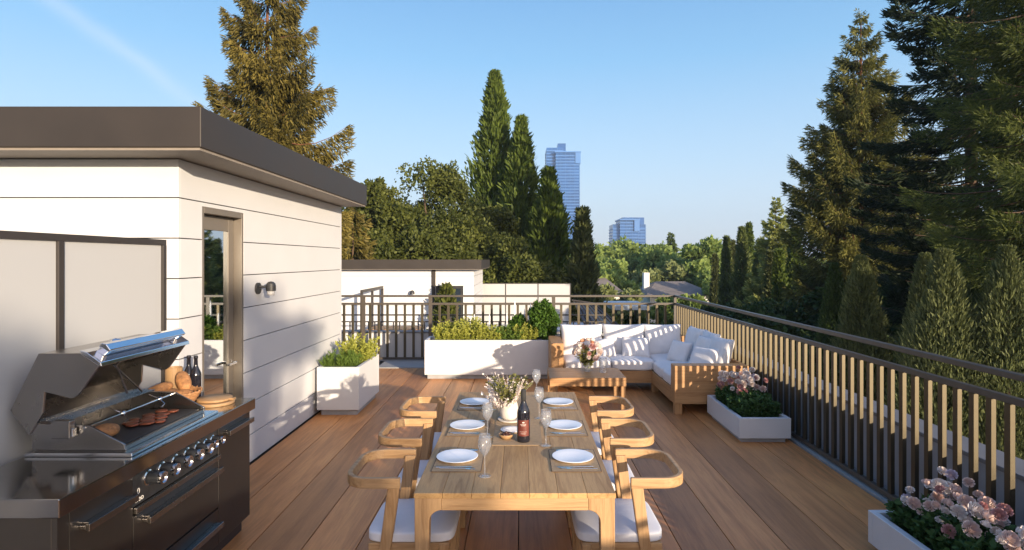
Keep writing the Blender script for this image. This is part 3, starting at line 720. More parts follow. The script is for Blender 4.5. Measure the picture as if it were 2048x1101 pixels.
# things on the worktop
def bottle_profile(H, r):
    return [(0, 0), (r*0.95, 0), (r, 0.01), (r, H*0.55), (r*0.93, H*0.61), (r*0.6, H*0.70), (r*0.38, H*0.77), (r*0.33, H*0.93), (r*0.40, H*0.935), (r*0.40, H*0.985), (r*0.3, H), (0, H)]
for i, (x, y, lb) in enumerate([(-2.325, 4.10, 'dark wine bottle standing left of its twin by the hut corner'), (-2.27, 4.09, 'dark wine bottle next to the door, right of its twin')]):
    single('wine_bottle', MB().lathe(bottle_profile(0.31, 0.036), (x, y, CT+0.0005), 28), M['winebottle'], lb, 'bottle', 'bottles on the worktop', smooth=True)
single('wooden_jar', MB().lathe([(0, 0), (0.05, 0), (0.054, 0.01), (0.054, 0.235), (0.046, 0.235), (0.046, 0.19), (0, 0.19)], (-2.40, 4.05, CT+0.0005), 24), M['teak_z'], 'brown wooden jar standing behind the bread basket', 'jar', ang=35)
bk = MB(); bc = (-2.31, 3.90)
for k in range(9):
    z_ = CT+0.01+k*0.011; r_ = 0.095+0.006*k
    bk.tube([(bc[0]+r_*1.15*math.cos(a_*2*PI/24)*1.0, bc[1]+r_*math.sin(a_*2*PI/24), z_+0.004*((a_+k) % 2)) for a_ in range(25)], 0.0075, 6, cap=False)
for k in range(24):
    a_ = k*2*PI/24; bk.tube([(bc[0]+0.092*1.15*math.cos(a_), bc[1]+0.092*math.sin(a_), CT+0.004), (bc[0]+0.148*1.15*math.cos(a_), bc[1]+0.148*math.sin(a_), CT+0.112)], 0.004, 5)
bk.lathe([(0, 0.003), (0.1, 0.003), (0.1, 0.008), (0, 0.008)], (bc[0], bc[1], CT), 24)
single('bread_basket', bk, M['wicker'], 'round woven basket piled with loaves on the worktop', 'basket', smooth=True)
for (x, y, z_, s_, rz, ry, lb) in [(-2.375, 3.83, 1.045, (0.19, 0.095, 0.075), 0.7, -0.35, 'long crusty loaf leaning over the left rim of the basket'),
                           (-2.27, 3.95, 1.085, (0.17, 0.09, 0.085), -0.8, 0.55, 'split crusty loaf propped highest in the basket'),
                           (-2.30, 3.84, 1.015, (0.13, 0.11, 0.07), 0.2, 0, 'small round roll in the front of the basket'),
                           (-2.23, 3.87, 1.01, (0.12, 0.09, 0.07), 1.2, 0.1, 'small roll tucked in the right side of the basket')]:
    single('bread_loaf', MB().rbox((x, y, z_), s_, 2.3, 10, Matrix.Rotation(rz, 3, 'Z') @ Matrix.Rotation(ry, 3, 'Y'), noise=0.006, seed=int(x*100)), M['bread'], lb, 'bread', 'loaves in the basket', smooth=True)
single('serving_board', MB().lathe([(0, 0), (0.118, 0), (0.122, 0.004), (0.122, 0.016), (0.118, 0.02), (0, 0.02)], (-2.08, 3.985, CT+0.0005), 40), M['teak_x'], 'lower round wooden board on the worktop', 'board', ang=35)
bd = MB().lathe([(0, 0), (0.104, 0), (0.11, 0.004), (0.11, 0.016), (0.104, 0.02), (0, 0.02)], (-2.09, 4.0, CT+0.0215), 40)
bd.box(-2.0, -1.955, 3.985, 4.015, CT+0.0225, CT+0.038)
single('serving_board', bd, M['teak_x'], 'upper round wooden board with short handle', 'board', ang=35)

# ------------------------------------------------------------------ dining table
TX0, TX1, TY0, TY1, TZ = -0.527, 0.470, 2.88, 5.09, 0.75
tb = thing('dining_table', (-0.028, 3.98, 0), 'long teak dining table with rounded corners set for six', 'table')
mb = MB(); n_pl = 7; w = (TX1-TX0)/n_pl
for i in range(n_pl):
    mb.cur = 0.35+0.3*random.random(); mb.box(TX0+i*w+0.0006, TX0+(i+1)*w-0.0006, TY0, TY1, TZ-0.026, TZ)
mb.build('tabletop', M['table_y'], tb, bevel=0.002)
# end frames with rounded inside corner
def end_frame(y0, y1):
    z1 = TZ-0.0265; ri = 0.06; lw = 0.072; ap = 0.06
    x0, x1 = TX0+0.004, TX1-0.004
    a_ = MB().box(x0+lw+ri, x1-lw-ri, y0, y1, z1-ap, z1)
    out = [a_]
    for sx in (-1, 1):
        xo = x0 if sx < 0 else x1; s_ = 1 if sx < 0 else -1
        arc = [(xo+s_*(lw+ri-ri*math.cos(t_)), z1-ap-ri+ri*math.sin(t_)) for t_ in [PI/2*k/8 for k in range(9)]]
        poly = [(xo, 0), (xo, z1), (xo+s_*(lw+ri), z1)] + arc[::-1] + [(xo+s_*lw*0.86, 0)]
        out.append(MB().prism(poly, 'y', y0, y1))
    return out
for y0, y1 in ((TY0+0.004, TY0+0.074), (TY1-0.074, TY1-0.004)):
    a_, l1, l2 = end_frame(y0, y1)
    a_.build('apron', M['teak_x'], tb, bevel=0.003); l1.build('leg', M['teak_z'], tb, bevel=0.004); l2.build('leg', M['teak_z'], tb, bevel=0.004)
for x in (TX0+0.02, TX1-0.045): MB().box(x, x+0.025, TY0+0.0745, TY1-0.0745, TZ-0.075, TZ-0.0265).build('apron', M['teak_y'], tb)

# ------------------------------------------------------------------ chairs (facing +X, origin under the seat front)
def make_chair():
    c = thing('dining_chair', (0, 0, 0), '', 'chair', 'teak chairs round the dining table')
    # seat frame
    for a_ in (-0.225, 0.195): MB().box(-0.40, 0.02, a_, a_+0.03, 0.365, 0.425).build('side_rail', M['teak_x'], c, bevel=0.004)
    for a_ in (-0.01, -0.40): MB().box(a_, a_+0.027, -0.1945, 0.1945, 0.365, 0.425).build('cross_rail', M['teak_y'], c, bevel=0.003)
    MB().rbox((-0.185, 0, 0.452), (0.46, 0.455, 0.062), 7, 14, crown=0.012).build('cushion', M['seat'], c, smooth=True)
    for s_ in (-1, 1):
        l = MB(); y0, y1 = sorted((s_*0.19, s_*0.232))
        l.prism([(-0.035, 0.0), (0.0, 0.0), (0.022, 0.42), (-0.03, 0.42)], 'y', y0, y1); l.build('leg', M['teak_z'], c, bevel=0.005)
        p = MB(); y0, y1 = sorted((s_*0.204, s_*0.2405))
        p.prism([(-0.405, 0.0), (-0.36, 0.0), (-0.275, 0.43), (-0.232, 0.735), (-0.295, 0.735), (-0.335, 0.43)], 'y', y0, y1); p.build('leg', M['teak_z'], c, bevel=0.006)
    # curved back rest / arm ring
    r_ = MB(); hw, xb, xe, rad, th, z0, z1 = 0.244, -0.535, -0.232, 0.13, 0.025, 0.713, 0.768
    outer, inner = [], []
    def path(hw_, xb_, rad_):
        pts = [(xe, -hw_)]
        for k in range(9):
            a_ = PI/2*k/8; pts.append((xb_+rad_-rad_*math.sin(a_), -hw_+rad_-rad_*math.cos(a_)))
        return pts + [(p_[0], -p_[1]) for p_ in pts[::-1]]
    outer = path(hw, xb, rad); inner = path(hw-th, xb+th, rad-0.02)
    n_ = len(outer)
    vs_ = [(p_[0], p_[1], z0) for p_ in outer] + [(p_[0], p_[1], z1) for p_ in outer] + [(p_[0], p_[1], z0) for p_ in inner] + [(p_[0], p_[1], z1) for p_ in inner]
    fs_ = []
    for i in range(n_-1):
        o0, o1, u0, u1 = i, i+1, n_+i, n_+i+1; a0, a1, b0_, b1_ = 2*n_+i, 2*n_+i+1, 3*n_+i, 3*n_+i+1
        fs_ += [(o0, u0, u1, o1), (u0, b0_, b1_, u1), (b0_, a0, a1, b1_), (a0, o0, o1, a1)]
    fs_ += [(0, 2*n_, 3*n_, n_), (n_-1, 2*n_-1, 4*n_-1, 3*n_-1)]
    r_.add(vs_, fs_)
    o = r_.build('backrest', M['teak_x'], c, bevel=0.005)
    bm = bmesh.new(); bm.from_mesh(o.data); bmesh.ops.recalc_face_normals(bm, faces=bm.faces); bm.to_mesh(o.data); bm.free()
    return c
ch0 = make_chair(); first = True
cl = {(-1, 0): 'teak chair on the grill side of the table, nearest the camera', (-1, 1): 'teak chair on the grill side of the table, middle of three', (-1, 2): 'teak chair on the grill side of the table, farthest one',
      (1, 0): 'teak chair on the railing side of the table, nearest the camera', (1, 1): 'teak chair on the railing side of the table, middle of three', (1, 2): 'teak chair on the railing side, beside the coffee table'}
for sd in (-1, 1):
    for k, y in enumerate((3.27, 3.955, 4.62)):
        x = -0.028 + sd*0.365; rz = 0 if sd < 0 else PI
        y += random.uniform(-.012, .012)
        if first: ch0.location = (x, y, 0); ch0.rotation_euler = (0, 0, rz); ch0['label'] = cl[(sd, k)]; first = False
        else: dup(ch0, (x, y, 0), rz + random.uniform(-.02, .02), cl[(sd, k)])

# ------------------------------------------------------------------ table setting
z0 = TZ
side_w = {-1: 'grill side', 1: 'railing side'}; row_w = ['at the near end', 'in the middle', 'at the far end']
plate0 = mat0 = fork0 = knife0 = None
for sd in (-1, 1):
    for k, y in enumerate((3.38, 4.02, 4.68)):
        x = -0.365 if sd < 0 else 0.302
        lb = f'{side_w[sd]} of the table {row_w[k]}'
        mx_ = -0.35 if sd < 0 else 0.305
        if mat0 is None:
            mat0 = thing('placemat', (0, 0, 0), '', 'placemat', 'placemats on the dining table')
            MB().box(-0.133, 0.133, -0.18, 0.18, 0.001, 0.0035).build('mat_cloth', M['mat'], mat0)
            e_ = MB(); e_.box(-0.136, 0.136, -0.1835, -0.1805, 0.001, 0.0042); e_.box(-0.136, 0.136, 0.1805, 0.1835, 0.001, 0.0042); e_.box(-0.1365, -0.1335, -0.18, 0.18, 0.001, 0.0042); e_.box(0.1335, 0.1365, -0.18, 0.18, 0.001, 0.0042)
            e_.build('mat_border', M['matedge'], mat0)
            mat0.location = (mx_, y-0.03, z0); mat0['label'] = 'brown woven placemat, '+lb
        else: dup(mat0, (mx_, y-0.03, z0), 0, 'brown woven placemat, '+lb)
        if plate0 is None:
            plate0 = single('plate', MB().lathe([(0, 0), (0.07, 0), (0.075, 0.003), (0.119, 0.0125), (0.120, 0.0145), (0.117, 0.015), (0.078, 0.0075), (0, 0.0065)], (x, y, z0+0.0045), 56), M['china'], 'round white dinner plate, '+lb, 'plate', 'dinner plates on the table', smooth=True)
        else:
            c = plate0.copy(); COL.objects.link(c); c.location = (x, y, z0+0.0045); c['label'] = 'round white dinner plate, '+lb
        for j, (kd, dy, dx, rz) in enumerate((('knife', -0.155, 0.0, 0.03), ('fork', -0.178, 0.02, -0.05), ('spoon', 0.128, 0.01, 0.02))):
            src = {'knife': knife0, 'fork': fork0}.get(kd) if kd != 'spoon' else globals().get('spoon0')
            if src is None:
                m_ = MB()
                if kd == 'knife': m_.tube([(-0.10, 0, 0.003), (0.0, 0, 0.003)], 0.0032, 8).prism([(0.0, -0.004), (0.0, 0.005), (0.09, 0.007), (0.105, -0.004)], 'z', 0.002, 0.0034)
                elif kd == 'fork':
                    m_.tube([(-0.10, 0, 0.003), (0.04, 0, 0.0032)], 0.0026, 8).prism([(0.04, -0.004), (0.055, -0.010), (0.07, -0.011), (0.07, 0.011), (0.055, 0.010), (0.04, 0.004)], 'z', 0.002, 0.0036)
                    for q in (-0.0095, -0.003, 0.0035, 0.010): m_.box(0.07, 0.098, q-0.0012, q+0.0008, 0.002, 0.0036)
                else:
                    m_.tube([(-0.10, 0, 0.003), (0.05, 0, 0.003)], 0.0026, 8).rbox((0.075, 0, 0.004), (0.055, 0.034, 0.006), 2.3, 6)
                src = m_.build(kd, M['silver'], None); smooth_by_angle(src, 50); tag(src, '', 'cutlery', kd+' set beside the dinner plates')
                ctr = src.location.copy(); src.data.transform(Matrix.Translation((ctr.x, 0, ctr.z)))
                if kd == 'knife': knife0 = src
                elif kd == 'fork': fork0 = src
                else: spoon0 = src
                o = src
            else: o = src.copy(); COL.objects.link(o)
            flip = 0 if sd < 0 else PI
            o.location = (x-0.0+dx, y+dy, z0+0.0045); o.rotation_euler = (0, 0, rz+flip)
            o['label'] = f'steel {kd} beside the plate, '+lb
MB_ = MB().box(-0.175, 0.137, 3.62, 4.95, z0+0.0006, z0+0.003)
run = single('table_runner', MB_, M['mat'], 'plain brown cloth runner down the middle of the table', 'runner')
# glasses
def glass_mb():
    return MB().lathe([(0, 0.0), (0.034, 0.0), (0.035, 0.0015), (0.012, 0.004), (0.004, 0.009), (0.0035, 0.10), (0.008, 0.108), (0.026, 0.135), (0.036, 0.165), (0.0355, 0.185), (0.029, 0.222),
                        (0.028, 0.222), (0.0342, 0.185), (0.0345, 0.165), (0.0245, 0.137), (0.006, 0.111), (0, 0.110)], (0, 0, 0), 32)
g0 = None
for (x, y, lb) in [(-0.19, 3.107, 'wine glass nearest the camera on the grill side'), (-0.213, 3.78, 'wine glass left of the dark wine bottle'), (-0.22, 4.47, 'wine glass left of the flower vase'),
                   (0.157, 3.607, 'wine glass right of the dark wine bottle, nearest on its side'), (0.135, 4.23, 'wine glass right of the flower vase, middle of three'), (0.135, 4.92, 'wine glass at the far end of the table, railing side')]:
    if g0 is None: g0 = glass_mb().build('wine_glass', M['glass'], None, smooth=True); o = g0
    else: o = g0.copy(); COL.objects.link(o)
    o.location = (x, y, z0+0.0008 if y < 3.2 else z0+0.0036); tag(o, 'clear '+lb, 'glass', 'wine glasses on the dining table')
# bottle with label
wb = thing('wine_bottle', (0.019, 3.70, z0), 'dark wine bottle with maroon label standing on the table', 'bottle')
MB().lathe(bottle_profile(0.325, 0.041), (0.019, 3.70, z0+0.0035), 40).build('bottle_body', M['winebottle'], wb, smooth=True)
def arc_sheet(cx, cy, r_, a0, a1, za, zb, th=0.0008, n=16):
    m_ = MB(); vs_ = []
    for k in range(n+1):
        a_ = a0+(a1-a0)*k/n
        for q in (r_, r_+th):
            for z_ in (za, zb): vs_.append((cx+q*math.cos(a_), cy+q*math.sin(a_), z_))
    fs_ = []
    for k in range(n):
        i = 4*k; fs_ += [(i+2, i+6, i+7, i+3), (i, i+1, i+5, i+4), (i+1, i+3, i+7, i+5), (i, i+4, i+6, i+2)]
    return m_.add(vs_, fs_)
lbm = arc_sheet(0.019, 3.70, 0.0413, -2.5, -0.65, z0+0.045, z0+0.145); lab = lbm.build('bottle_label', M['label'], wb)
ik = MB()
for (a0, a1, zz, hh_) in [(-1.75, -1.45, 0.128, 0.006), (-2.1, -1.2, 0.116, 0.0025), (-1.95, -1.3, 0.110, 0.0015), (-2.2, -1.05, 0.072, 0.001), (-2.0, -1.25, 0.060, 0.0015)]:
    q = arc_sheet(0.019, 3.70, 0.0423, a0, a1, z0+zz, z0+zz+hh_, 0.0004, 6); ik.add(q.v, q.f)
ik.build('label_print', M['ink'], lab)
MB().lathe([(0.0145, 0), (0.0165, 0.001), (0.0165, 0.065), (0.012, 0.068), (0, 0.068)], (0.019, 3.70, z0+0.262), 24).build('foil_cap', M['core'], wb, smooth=True)
single('side_plate', MB().lathe([(0, 0), (0.05, 0), (0.075, 0.008), (0.074, 0.010), (0.05, 0.004), (0, 0.004)], (-0.06, 3.93, z0+0.0035), 40), M['china'], 'small white side plate behind the wine bottle', 'plate', smooth=True)
single('snack_bowl', MB().lathe([(0, 0), (0.03, 0), (0.046, 0.02), (0.048, 0.03), (0.045, 0.03), (0.036, 0.012), (0, 0.008)], (-0.092, 3.755, z0+0.0035), 32), M['teak_x'], 'small wooden bowl of dark nuts left of the wine bottle', 'bowl', smooth=True)
nm = MB(); rn = random.Random(5)
for i in range(26):
    a_, q = rn.uniform(0, 6.28), rn.uniform(0, 0.032); nm.rbox((-0.092+q*math.cos(a_), 3.755+q*math.sin(a_), z0+0.027+0.014*(1-q/0.032)*rn.random()+0.004), (0.016, 0.013, 0.013), 2.2, 4, Matrix.Rotation(rn.random()*3, 3, 'Z'))
tag(nm.build('nuts', M['nuts'], None, smooth=True), 'heap of dark nuts filling the small wooden bowl', 'nuts', kind='stuff')
VX, VY = -0.082, 4.19
single('vase_tray', MB().lathe([(0, 0), (0.085, 0), (0.092, 0.008), (0.090, 0.012), (0.082, 0.006), (0, 0.006)], (VX+0.01, VY, z0+0.0035), 40), M['ceramic'], 'round stone tray under the flower vase', 'tray', smooth=True)
single('vase', MB().lathe([(0, 0), (0.045, 0), (0.062, 0.02), (0.068, 0.06), (0.060, 0.11), (0.047, 0.145), (0.052, 0.165), (0.047, 0.165), (0.040, 0.145), (0, 0.14)], (VX, VY, z0+0.011), 36), M['ceramic'], 'rough off white ceramic vase on the dining table', 'vase', smooth=True)

# blooms
def rose_mesh(name, seed, r=0.035, layers=4):
    rs_ = random.Random(seed); vs_, fs_, tt = [], [], []
    for L_ in range(layers):
        f_ = (L_+1)/layers; npet = 3+L_*2; rad = r*(0.25+0.75*f_); hgt = r*(1.25-0.45*f_); op = 0.25+1.0*f_
        for k in range(npet):
            a0 = 2*PI*k/npet + L_*0.7 + rs_.uniform(-.15, .15); wd = 2*PI/npet*0.85; base = len(vs_)
            for i in range(4):
                t_ = i/3
                for j in range(5):
                    s_ = (j-2)/2; a_ = a0+s_*wd*0.5*(0.5+0.6*t_)
                    rr_ = rad*(0.25+0.85*math.sin(min(1.0, t_*1.15)*PI*0.62))*(1-0.08*s_*s_) + r*0.16*f_*t_**4; z_ = hgt*t_*(1-0.22*s_*s_*t_)*(1.0+0.25*(1-f_)) - r*0.30*(t_**4)*f_*f_
                    vs_.append((rr_*math.cos(a_), rr_*math.sin(a_), z_))
            for i in range(3):
                for j in range(4):
                    fs_.append((base+i*5+j, base+i*5+j+1, base+(i+1)*5+j+1, base+(i+1)*5+j)); tt.append(min(1, 0.10+0.55*f_+0.3*i/2+rs_.uniform(-.12, .12)))
    me = bpy.data.meshes.new(name); me.from_pydata(vs_, [], fs_)
    a = me.attributes.new('tint', 'FLOAT', 'FACE'); a.data.foreach_set('value', tt); me.update()
    return me
pet = ['petal_white', 'petal_blush', 'petal_pink', 'petal_lilac', 'petal_peach']
ROSE = {}
for i, p_ in enumerate(pet):
    ROSE[p_] = rose_mesh('bloom', 10+i, 0.034, 5); ROSE[p_].materials.append(L[p_])
def put_bloom(parent, p_, loc, d, s_):
    o = bpy.data.objects.new('bloom', ROSE[p_]); COL.objects.link(o); o.parent = parent
    o.location = Vector(loc)-root_loc(parent); o.rotation_euler = Vector(d).to_track_quat('Z', 'Y').to_euler(); o.scale = (s_, s_, s_); return o
# vase bouquet of sprigs
bq = thing('vase_bouquet', (VX, VY, z0+0.16), 'loose bunch of green sprigs and tiny white flowers in the ceramic vase', 'flowers')
link_mesh('sprigs', tuft('sprigs', VX, VY, z0+0.12, 0.05, 0.05, 0.21, 'sprig', 3, stems=80, per=34, ls=0.020, lw=0.011, spread=0.8, updir=0.2), L['sprig'], bq)
link_mesh('white_flowers', tuft('white_flowers', VX-0.05, VY-0.03, z0+0.10, 0.06, 0.05, 0.15, 'petal_white', 8, stems=26, per=34, ls=0.014, lw=0.014, spread=0.6, updir=0.0, tint0=0.7), L['petal_white'], bq)
link_mesh('hanging_flowers', tuft('hanging_flowers', VX, VY-0.01, z0+0.12, 0.06, 0.06, 0.22, 'petal_white', 9, stems=70, per=14, ls=0.010, lw=0.010, spread=0.7, updir=0.2, tint0=0.7), L['petal_white'], bq)

# ------------------------------------------------------------------ coffee table
CX0, CX1, CY0, CY1, CZ = 0.36, 1.30, 7.18, 7.86, 0.45
ct = thing('coffee_table', (0.83, 7.5, 0), 'low square teak coffee table in front of the sofa', 'table')
mb = MB()
for i in range(5): mb.cur = random.random(); mb.box(CX0, CX1, CY0+i*0.136+0.001, CY0+(i+1)*0.136-0.001, CZ-0.035, CZ)
mb.build('tabletop', M['sofa_x'], ct, bevel=0.003)
MB().box(CX0, CX1, CY0+0.001, CY0+0.03, CZ-0.105, CZ-0.0355).build('apron', M['sofa_x'], ct, bevel=0.003)
MB().box(CX0, CX1, CY1-0.03, CY1-0.001, CZ-0.105, CZ-0.0355).build('apron', M['sofa_x'], ct, bevel=0.003)
for x in (CX0+0.001, CX1-0.061):
    for y in (CY0+0.0305, CY1-0.09):
        MB().box(x, x+0.06, y, y+0.06, 0, CZ-0.0355).build('leg', M['sofa_z'], ct, bevel=0.004)
BX, BYY = 0.875, 7.60
single('glass_vase', MB().lathe([(0, 0), (0.04, 0), (0.045, 0.02), (0.05, 0.12), (0.048, 0.12), (0.043, 0.02), (0, 0.01)], (BX, BYY, CZ+0.0005), 28), M['glass'], 'small clear glass vase holding roses on the coffee table', 'vase', smooth=True)
single('hurricane_glass', MB().lathe([(0, 0), (0.04, 0), (0.048, 0.01), (0.05, 0.19), (0.048, 0.19), (0.045, 0.012), (0, 0.008)], (1.06, 7.52, CZ+0.0005), 28), M['glass'], 'tall empty glass right of the rose bouquet', 'glass', smooth=True)
rb_ = thing('rose_bouquet', (BX, BYY, CZ+0.1), 'round bouquet of white, pink and peach roses on the coffee table', 'flowers')
link_mesh('foliage', tuft('foliage', BX, BYY, CZ+0.05, 0.03, 0.03, 0.30, 'sprig', 13, stems=36, per=22, ls=0.04, lw=0.018, spread=0.55, updir=0.3), L['sprig'], rb_)
rn = random.Random(2)
for i in range(46):
    th_ = rn.uniform(0, 2*PI); ph_ = math.acos(rn.uniform(-0.35, 1)); q = 0.155
    d = Vector((math.sin(ph_)*math.cos(th_), math.sin(ph_)*math.sin(th_), math.cos(ph_)))
    put_bloom(rb_, rn.choice(['petal_white', 'petal_white', 'petal_blush', 'petal_pink', 'petal_peach', 'petal_white', 'petal_blush']), Vector((BX, BYY, CZ+0.25))+Vector((d.x*q*1.0, d.y*q, d.z*q*0.95)), d, rn.uniform(0.7, 1.25))

# ------------------------------------------------------------------ sofa
sf = thing('corner_sofa', (1.6, 8.4, 0), 'L shaped teak corner sofa with white seat cushions', 'sofa')
SX0, SX1 = 0.44, 2.82
# base frames
MB().box(0.62, 1.93, 8.42, 8.46, 0.125, 0.30).build('seat_frame', M['sofa_x'], sf, bevel=0.004)
MB().box(1.89, 1.93, 7.36, 8.4195, 0.125, 0.30).build('seat_frame', M['sofa_y'], sf, bevel=0.004)
MB().box(0.62, 1.92, 8.4605, 9.20, 0.20, 0.298).box(1.9305, 2.78, 7.36, 9.20, 0.20, 0.298).build('seat_deck', M['sofa_x'], sf)
MB().box(SX0, 0.619, 8.40, 9.24, 0.12, 0.70).build('arm', M['sofa_y'], sf, bevel=0.005)
MB().box(1.89, 2.80, 7.17, 7.355, 0.13, 0.60).build('arm', M['sofa_x'], sf, bevel=0.005)
MB().box(0.6195, 2.80, 9.205, 9.245, 0.12, 0.70).build('back_panel', M['sofa_x'], sf, bevel=0.004)
MB().box(2.765, 2.80, 7.3555, 9.204, 0.12, 0.60).build('back_panel', M['sofa_y'], sf, bevel=0.004)
for (x, y) in ((1.895, 7.18), (2.70, 7.18), (SX0+0.01, 8.42), (SX0+0.01, 9.13), (2.70, 9.1), (1.895, 8.4)):
    MB().box(x, x+0.09, y, y+0.09, 0, 0.1295 if y < 8 else 0.119).build('leg', M['sofa_z'], sf, bevel=0.004)
def cushion(name, c, size, p=9, crown=0.02, seed=0): MB().rbox(c, size, p, 14, crown=crown, noise=0.003, seed=seed).build(name, M['fabric'], sf, smooth=True)
cushion('seat_cushion', (0.98, 8.80, 0.375), (0.69, 0.78, 0.155), seed=1)
cushion('seat_cushion', (1.635, 8.80, 0.375), (0.62, 0.78, 0.155), seed=2)
cushion('seat_cushion', (2.35, 8.80, 0.375), (0.80, 0.78, 0.155), seed=3)
cushion('seat_cushion', (2.32, 8.12, 0.375), (0.86, 0.575, 0.155), seed=4)
cushion('seat_cushion', (2.32, 7.59, 0.375), (0.86, 0.47, 0.155), seed=5)
def pillow(label, c, w, h, th, rot, seed=0, grp='white scatter and back cushions on the sofa'):
    n = 22; vs_, fs_ = [], []; rn_ = random.Random(seed); ph = [rn_.uniform(0, 6) for _ in range(4)]
    for s_ in (1, -1):
        for i in range(n+1):
            for j in range(n+1):
                u = -1+2*i/n; v = -1+2*j/n
                t_ = th*0.5*(max(0, (1-u**4))*max(0, (1-v**4)))**0.55
                t_ *= 1+0.10*math.sin(4*u+ph[0])*math.sin(3.5*v+ph[1]) + 0.04*math.sin(11*u*v+ph[2])
                pin = 1-0.07*(1-u*u) if abs(v) > 0.0 else 1
                px = u*w/2*(1-0.06*(1-v*v)*abs(u)**3); pz = v*h/2*(1-0.06*(1-u*u)*abs(v)**3)
                vs_.append((px, s_*t_, pz))
    m_ = (n+1)*(n+1)
    for s_ in (0, 1):
        for i in range(n):
            for j in range(n):
                a_ = s_*m_+i*(n+1)+j; q = (a_, a_+1, a_+n+2, a_+n+1)
                fs_.append(q if s_ == 0 else q[::-1])
    Rm = Euler(rot).to_matrix(); vs_ = [Rm @ Vector(v) + Vector(c) for v in vs_]
    o = MB().add(vs_, fs_).build('cushion', M['fabric'], None, smooth=True)
    bm = bmesh.new(); bm.from_mesh(o.data); bmesh.ops.remove_doubles(bm, verts=bm.verts, dist=0.0004); bmesh.ops.recalc_face_normals(bm, faces=bm.faces); bm.to_mesh(o.data); bm.free()
    return tag(o, label, 'cushion', grp)
pillow('large white back cushion at the left end of the sofa', (0.95, 9.05, 0.66), 0.66, 0.50, 0.19, (R(-14), 0, R(2)), 1)
pillow('large white back cushion second from the left on the sofa', (1.60, 9.06, 0.66), 0.66, 0.50, 0.19, (R(-14), 0, R(-2)), 2)
pillow('large white back cushion in front of the far corner of the sofa', (2.20, 9.06, 0.66), 0.60, 0.50, 0.19, (R(-14), 0, 0), 3)
pillow('small white cushion leaning at the far corner of the sofa', (1.73, 8.78, 0.585), 0.42, 0.32, 0.13, (R(-24), 0, R(-12)), 4)
pillow('low white cushion behind the rose bouquet', (1.22, 8.82, 0.575), 0.44, 0.30, 0.13, (R(-26), 0, R(6)), 5)
pillow('white back cushion at the corner end of the railing side', (2.56, 8.62, 0.66), 0.54, 0.50, 0.18, (R(-16), 0, R(-82)), 6)
pillow('white back cushion in the middle of the railing side', (2.60, 8.12, 0.66), 0.54, 0.50, 0.18, (R(-17), 0, R(-88)), 7)
pillow('white back cushion at the arm end of the railing side', (2.58, 7.66, 0.65), 0.54, 0.50, 0.18, (R(-20), 0, R(-80)), 8)
pillow('white cushion squeezed between the middle and arm end back cushions', (2.50, 7.90, 0.64), 0.50, 0.46, 0.17, (R(-24), 0, R(-70)), 12)
pillow('small square cushion in front of the railing side cushions, near the corner', (2.28, 8.40, 0.575), 0.38, 0.34, 0.13, (R(-28), 0, R(-60)), 9)
pillow('small square cushion propped above the striped shadow on the near arm', (2.38, 7.62, 0.585), 0.42, 0.38, 0.14, (R(-30), 0, R(-55)), 10)

# ------------------------------------------------------------------ planters and planting
def planter(label, x0, x1, y0, y1, zt, zb=0.05, wall=0.045, grp=None):
    p = thing('planter', ((x0+x1)/2, (y0+y1)/2, 0), label, 'planter', grp)
    m_ = MB()
    m_.box(x0, x1, y0, y0+wall, zb, zt); m_.box(x0, x1, y1-wall, y1, zb, zt)
    m_.box(x0, x0+wall, y0+wall+0.0002, y1-wall-0.0002, zb, zt); m_.box(x1-wall, x1, y0+wall+0.0002, y1-wall-0.0002, zb, zt)
    m_.box(x0+wall+0.0002, x1-wall-0.0002, y0+wall+0.0002, y1-wall-0.0002, zb, zb+0.02)
    m_.build('box', M['planter'], p, bevel=0.004)
    MB().box(x0+0.04, x1-0.04, y0+0.05, y1-0.05, 0, zb-0.0005).build('base', M['plinth'], p)
    s_ = MB(); n = 14
    rn_ = random.Random(1)
    hs = {}
    vs_, fs_ = [], []
    for i in range(n+1):
        for j in range(n+1): vs_.append((x0+wall+(x1-x0-2*wall)*i/n, y0+wall+(y1-y0-2*wall)*j/n, zt-0.05+rn_.uniform(-.01, .012)))
    for i in range(n):
        for j in range(n): a_ = i*(n+1)+j; fs_.append((a_, a_+n+1, a_+n+2, a_+1))
    s_.add(vs_, fs_); s_.build('soil', M['soil'], p)
    return p
def plant(name, label, parts_, loc, cat='plant', grp=None):
    r_ = thing(name, loc, label, cat, grp)
    for (nm_, me_, mt) in parts_: link_mesh(nm_, me_, L[mt], r_)
    return r_
planter('tall white square planter against the hut side wall', -2.48, -1.966, 7.12, 8.13, 0.59, zb=0.07)
plant('lime_shrub', 'yellow green shrub in the tall planter by the hut wall', [('foliage', tuft('foliage', -2.15, 7.78, 0.53, 0.22, 0.33, 0.36, '', 21, stems=120, per=42, ls=0.032, lw=0.016, spread=0.32), 'lime')], (-2.15, 7.78, 0.53))
plant('herb_plant', 'low green herb at the front of the tall planter by the hut wall', [('foliage', tuft('foliage', -2.24, 7.33, 0.53, 0.24, 0.14, 0.22, '', 22, stems=110, per=36, ls=0.045, lw=0.007, spread=0.35, updir=1.2), 'herb')], (-2.24, 7.33, 0.53))
planter('long white planter box across the far end of the deck', -1.526, 0.60, 9.30, 9.80, 0.62, zb=0.07)
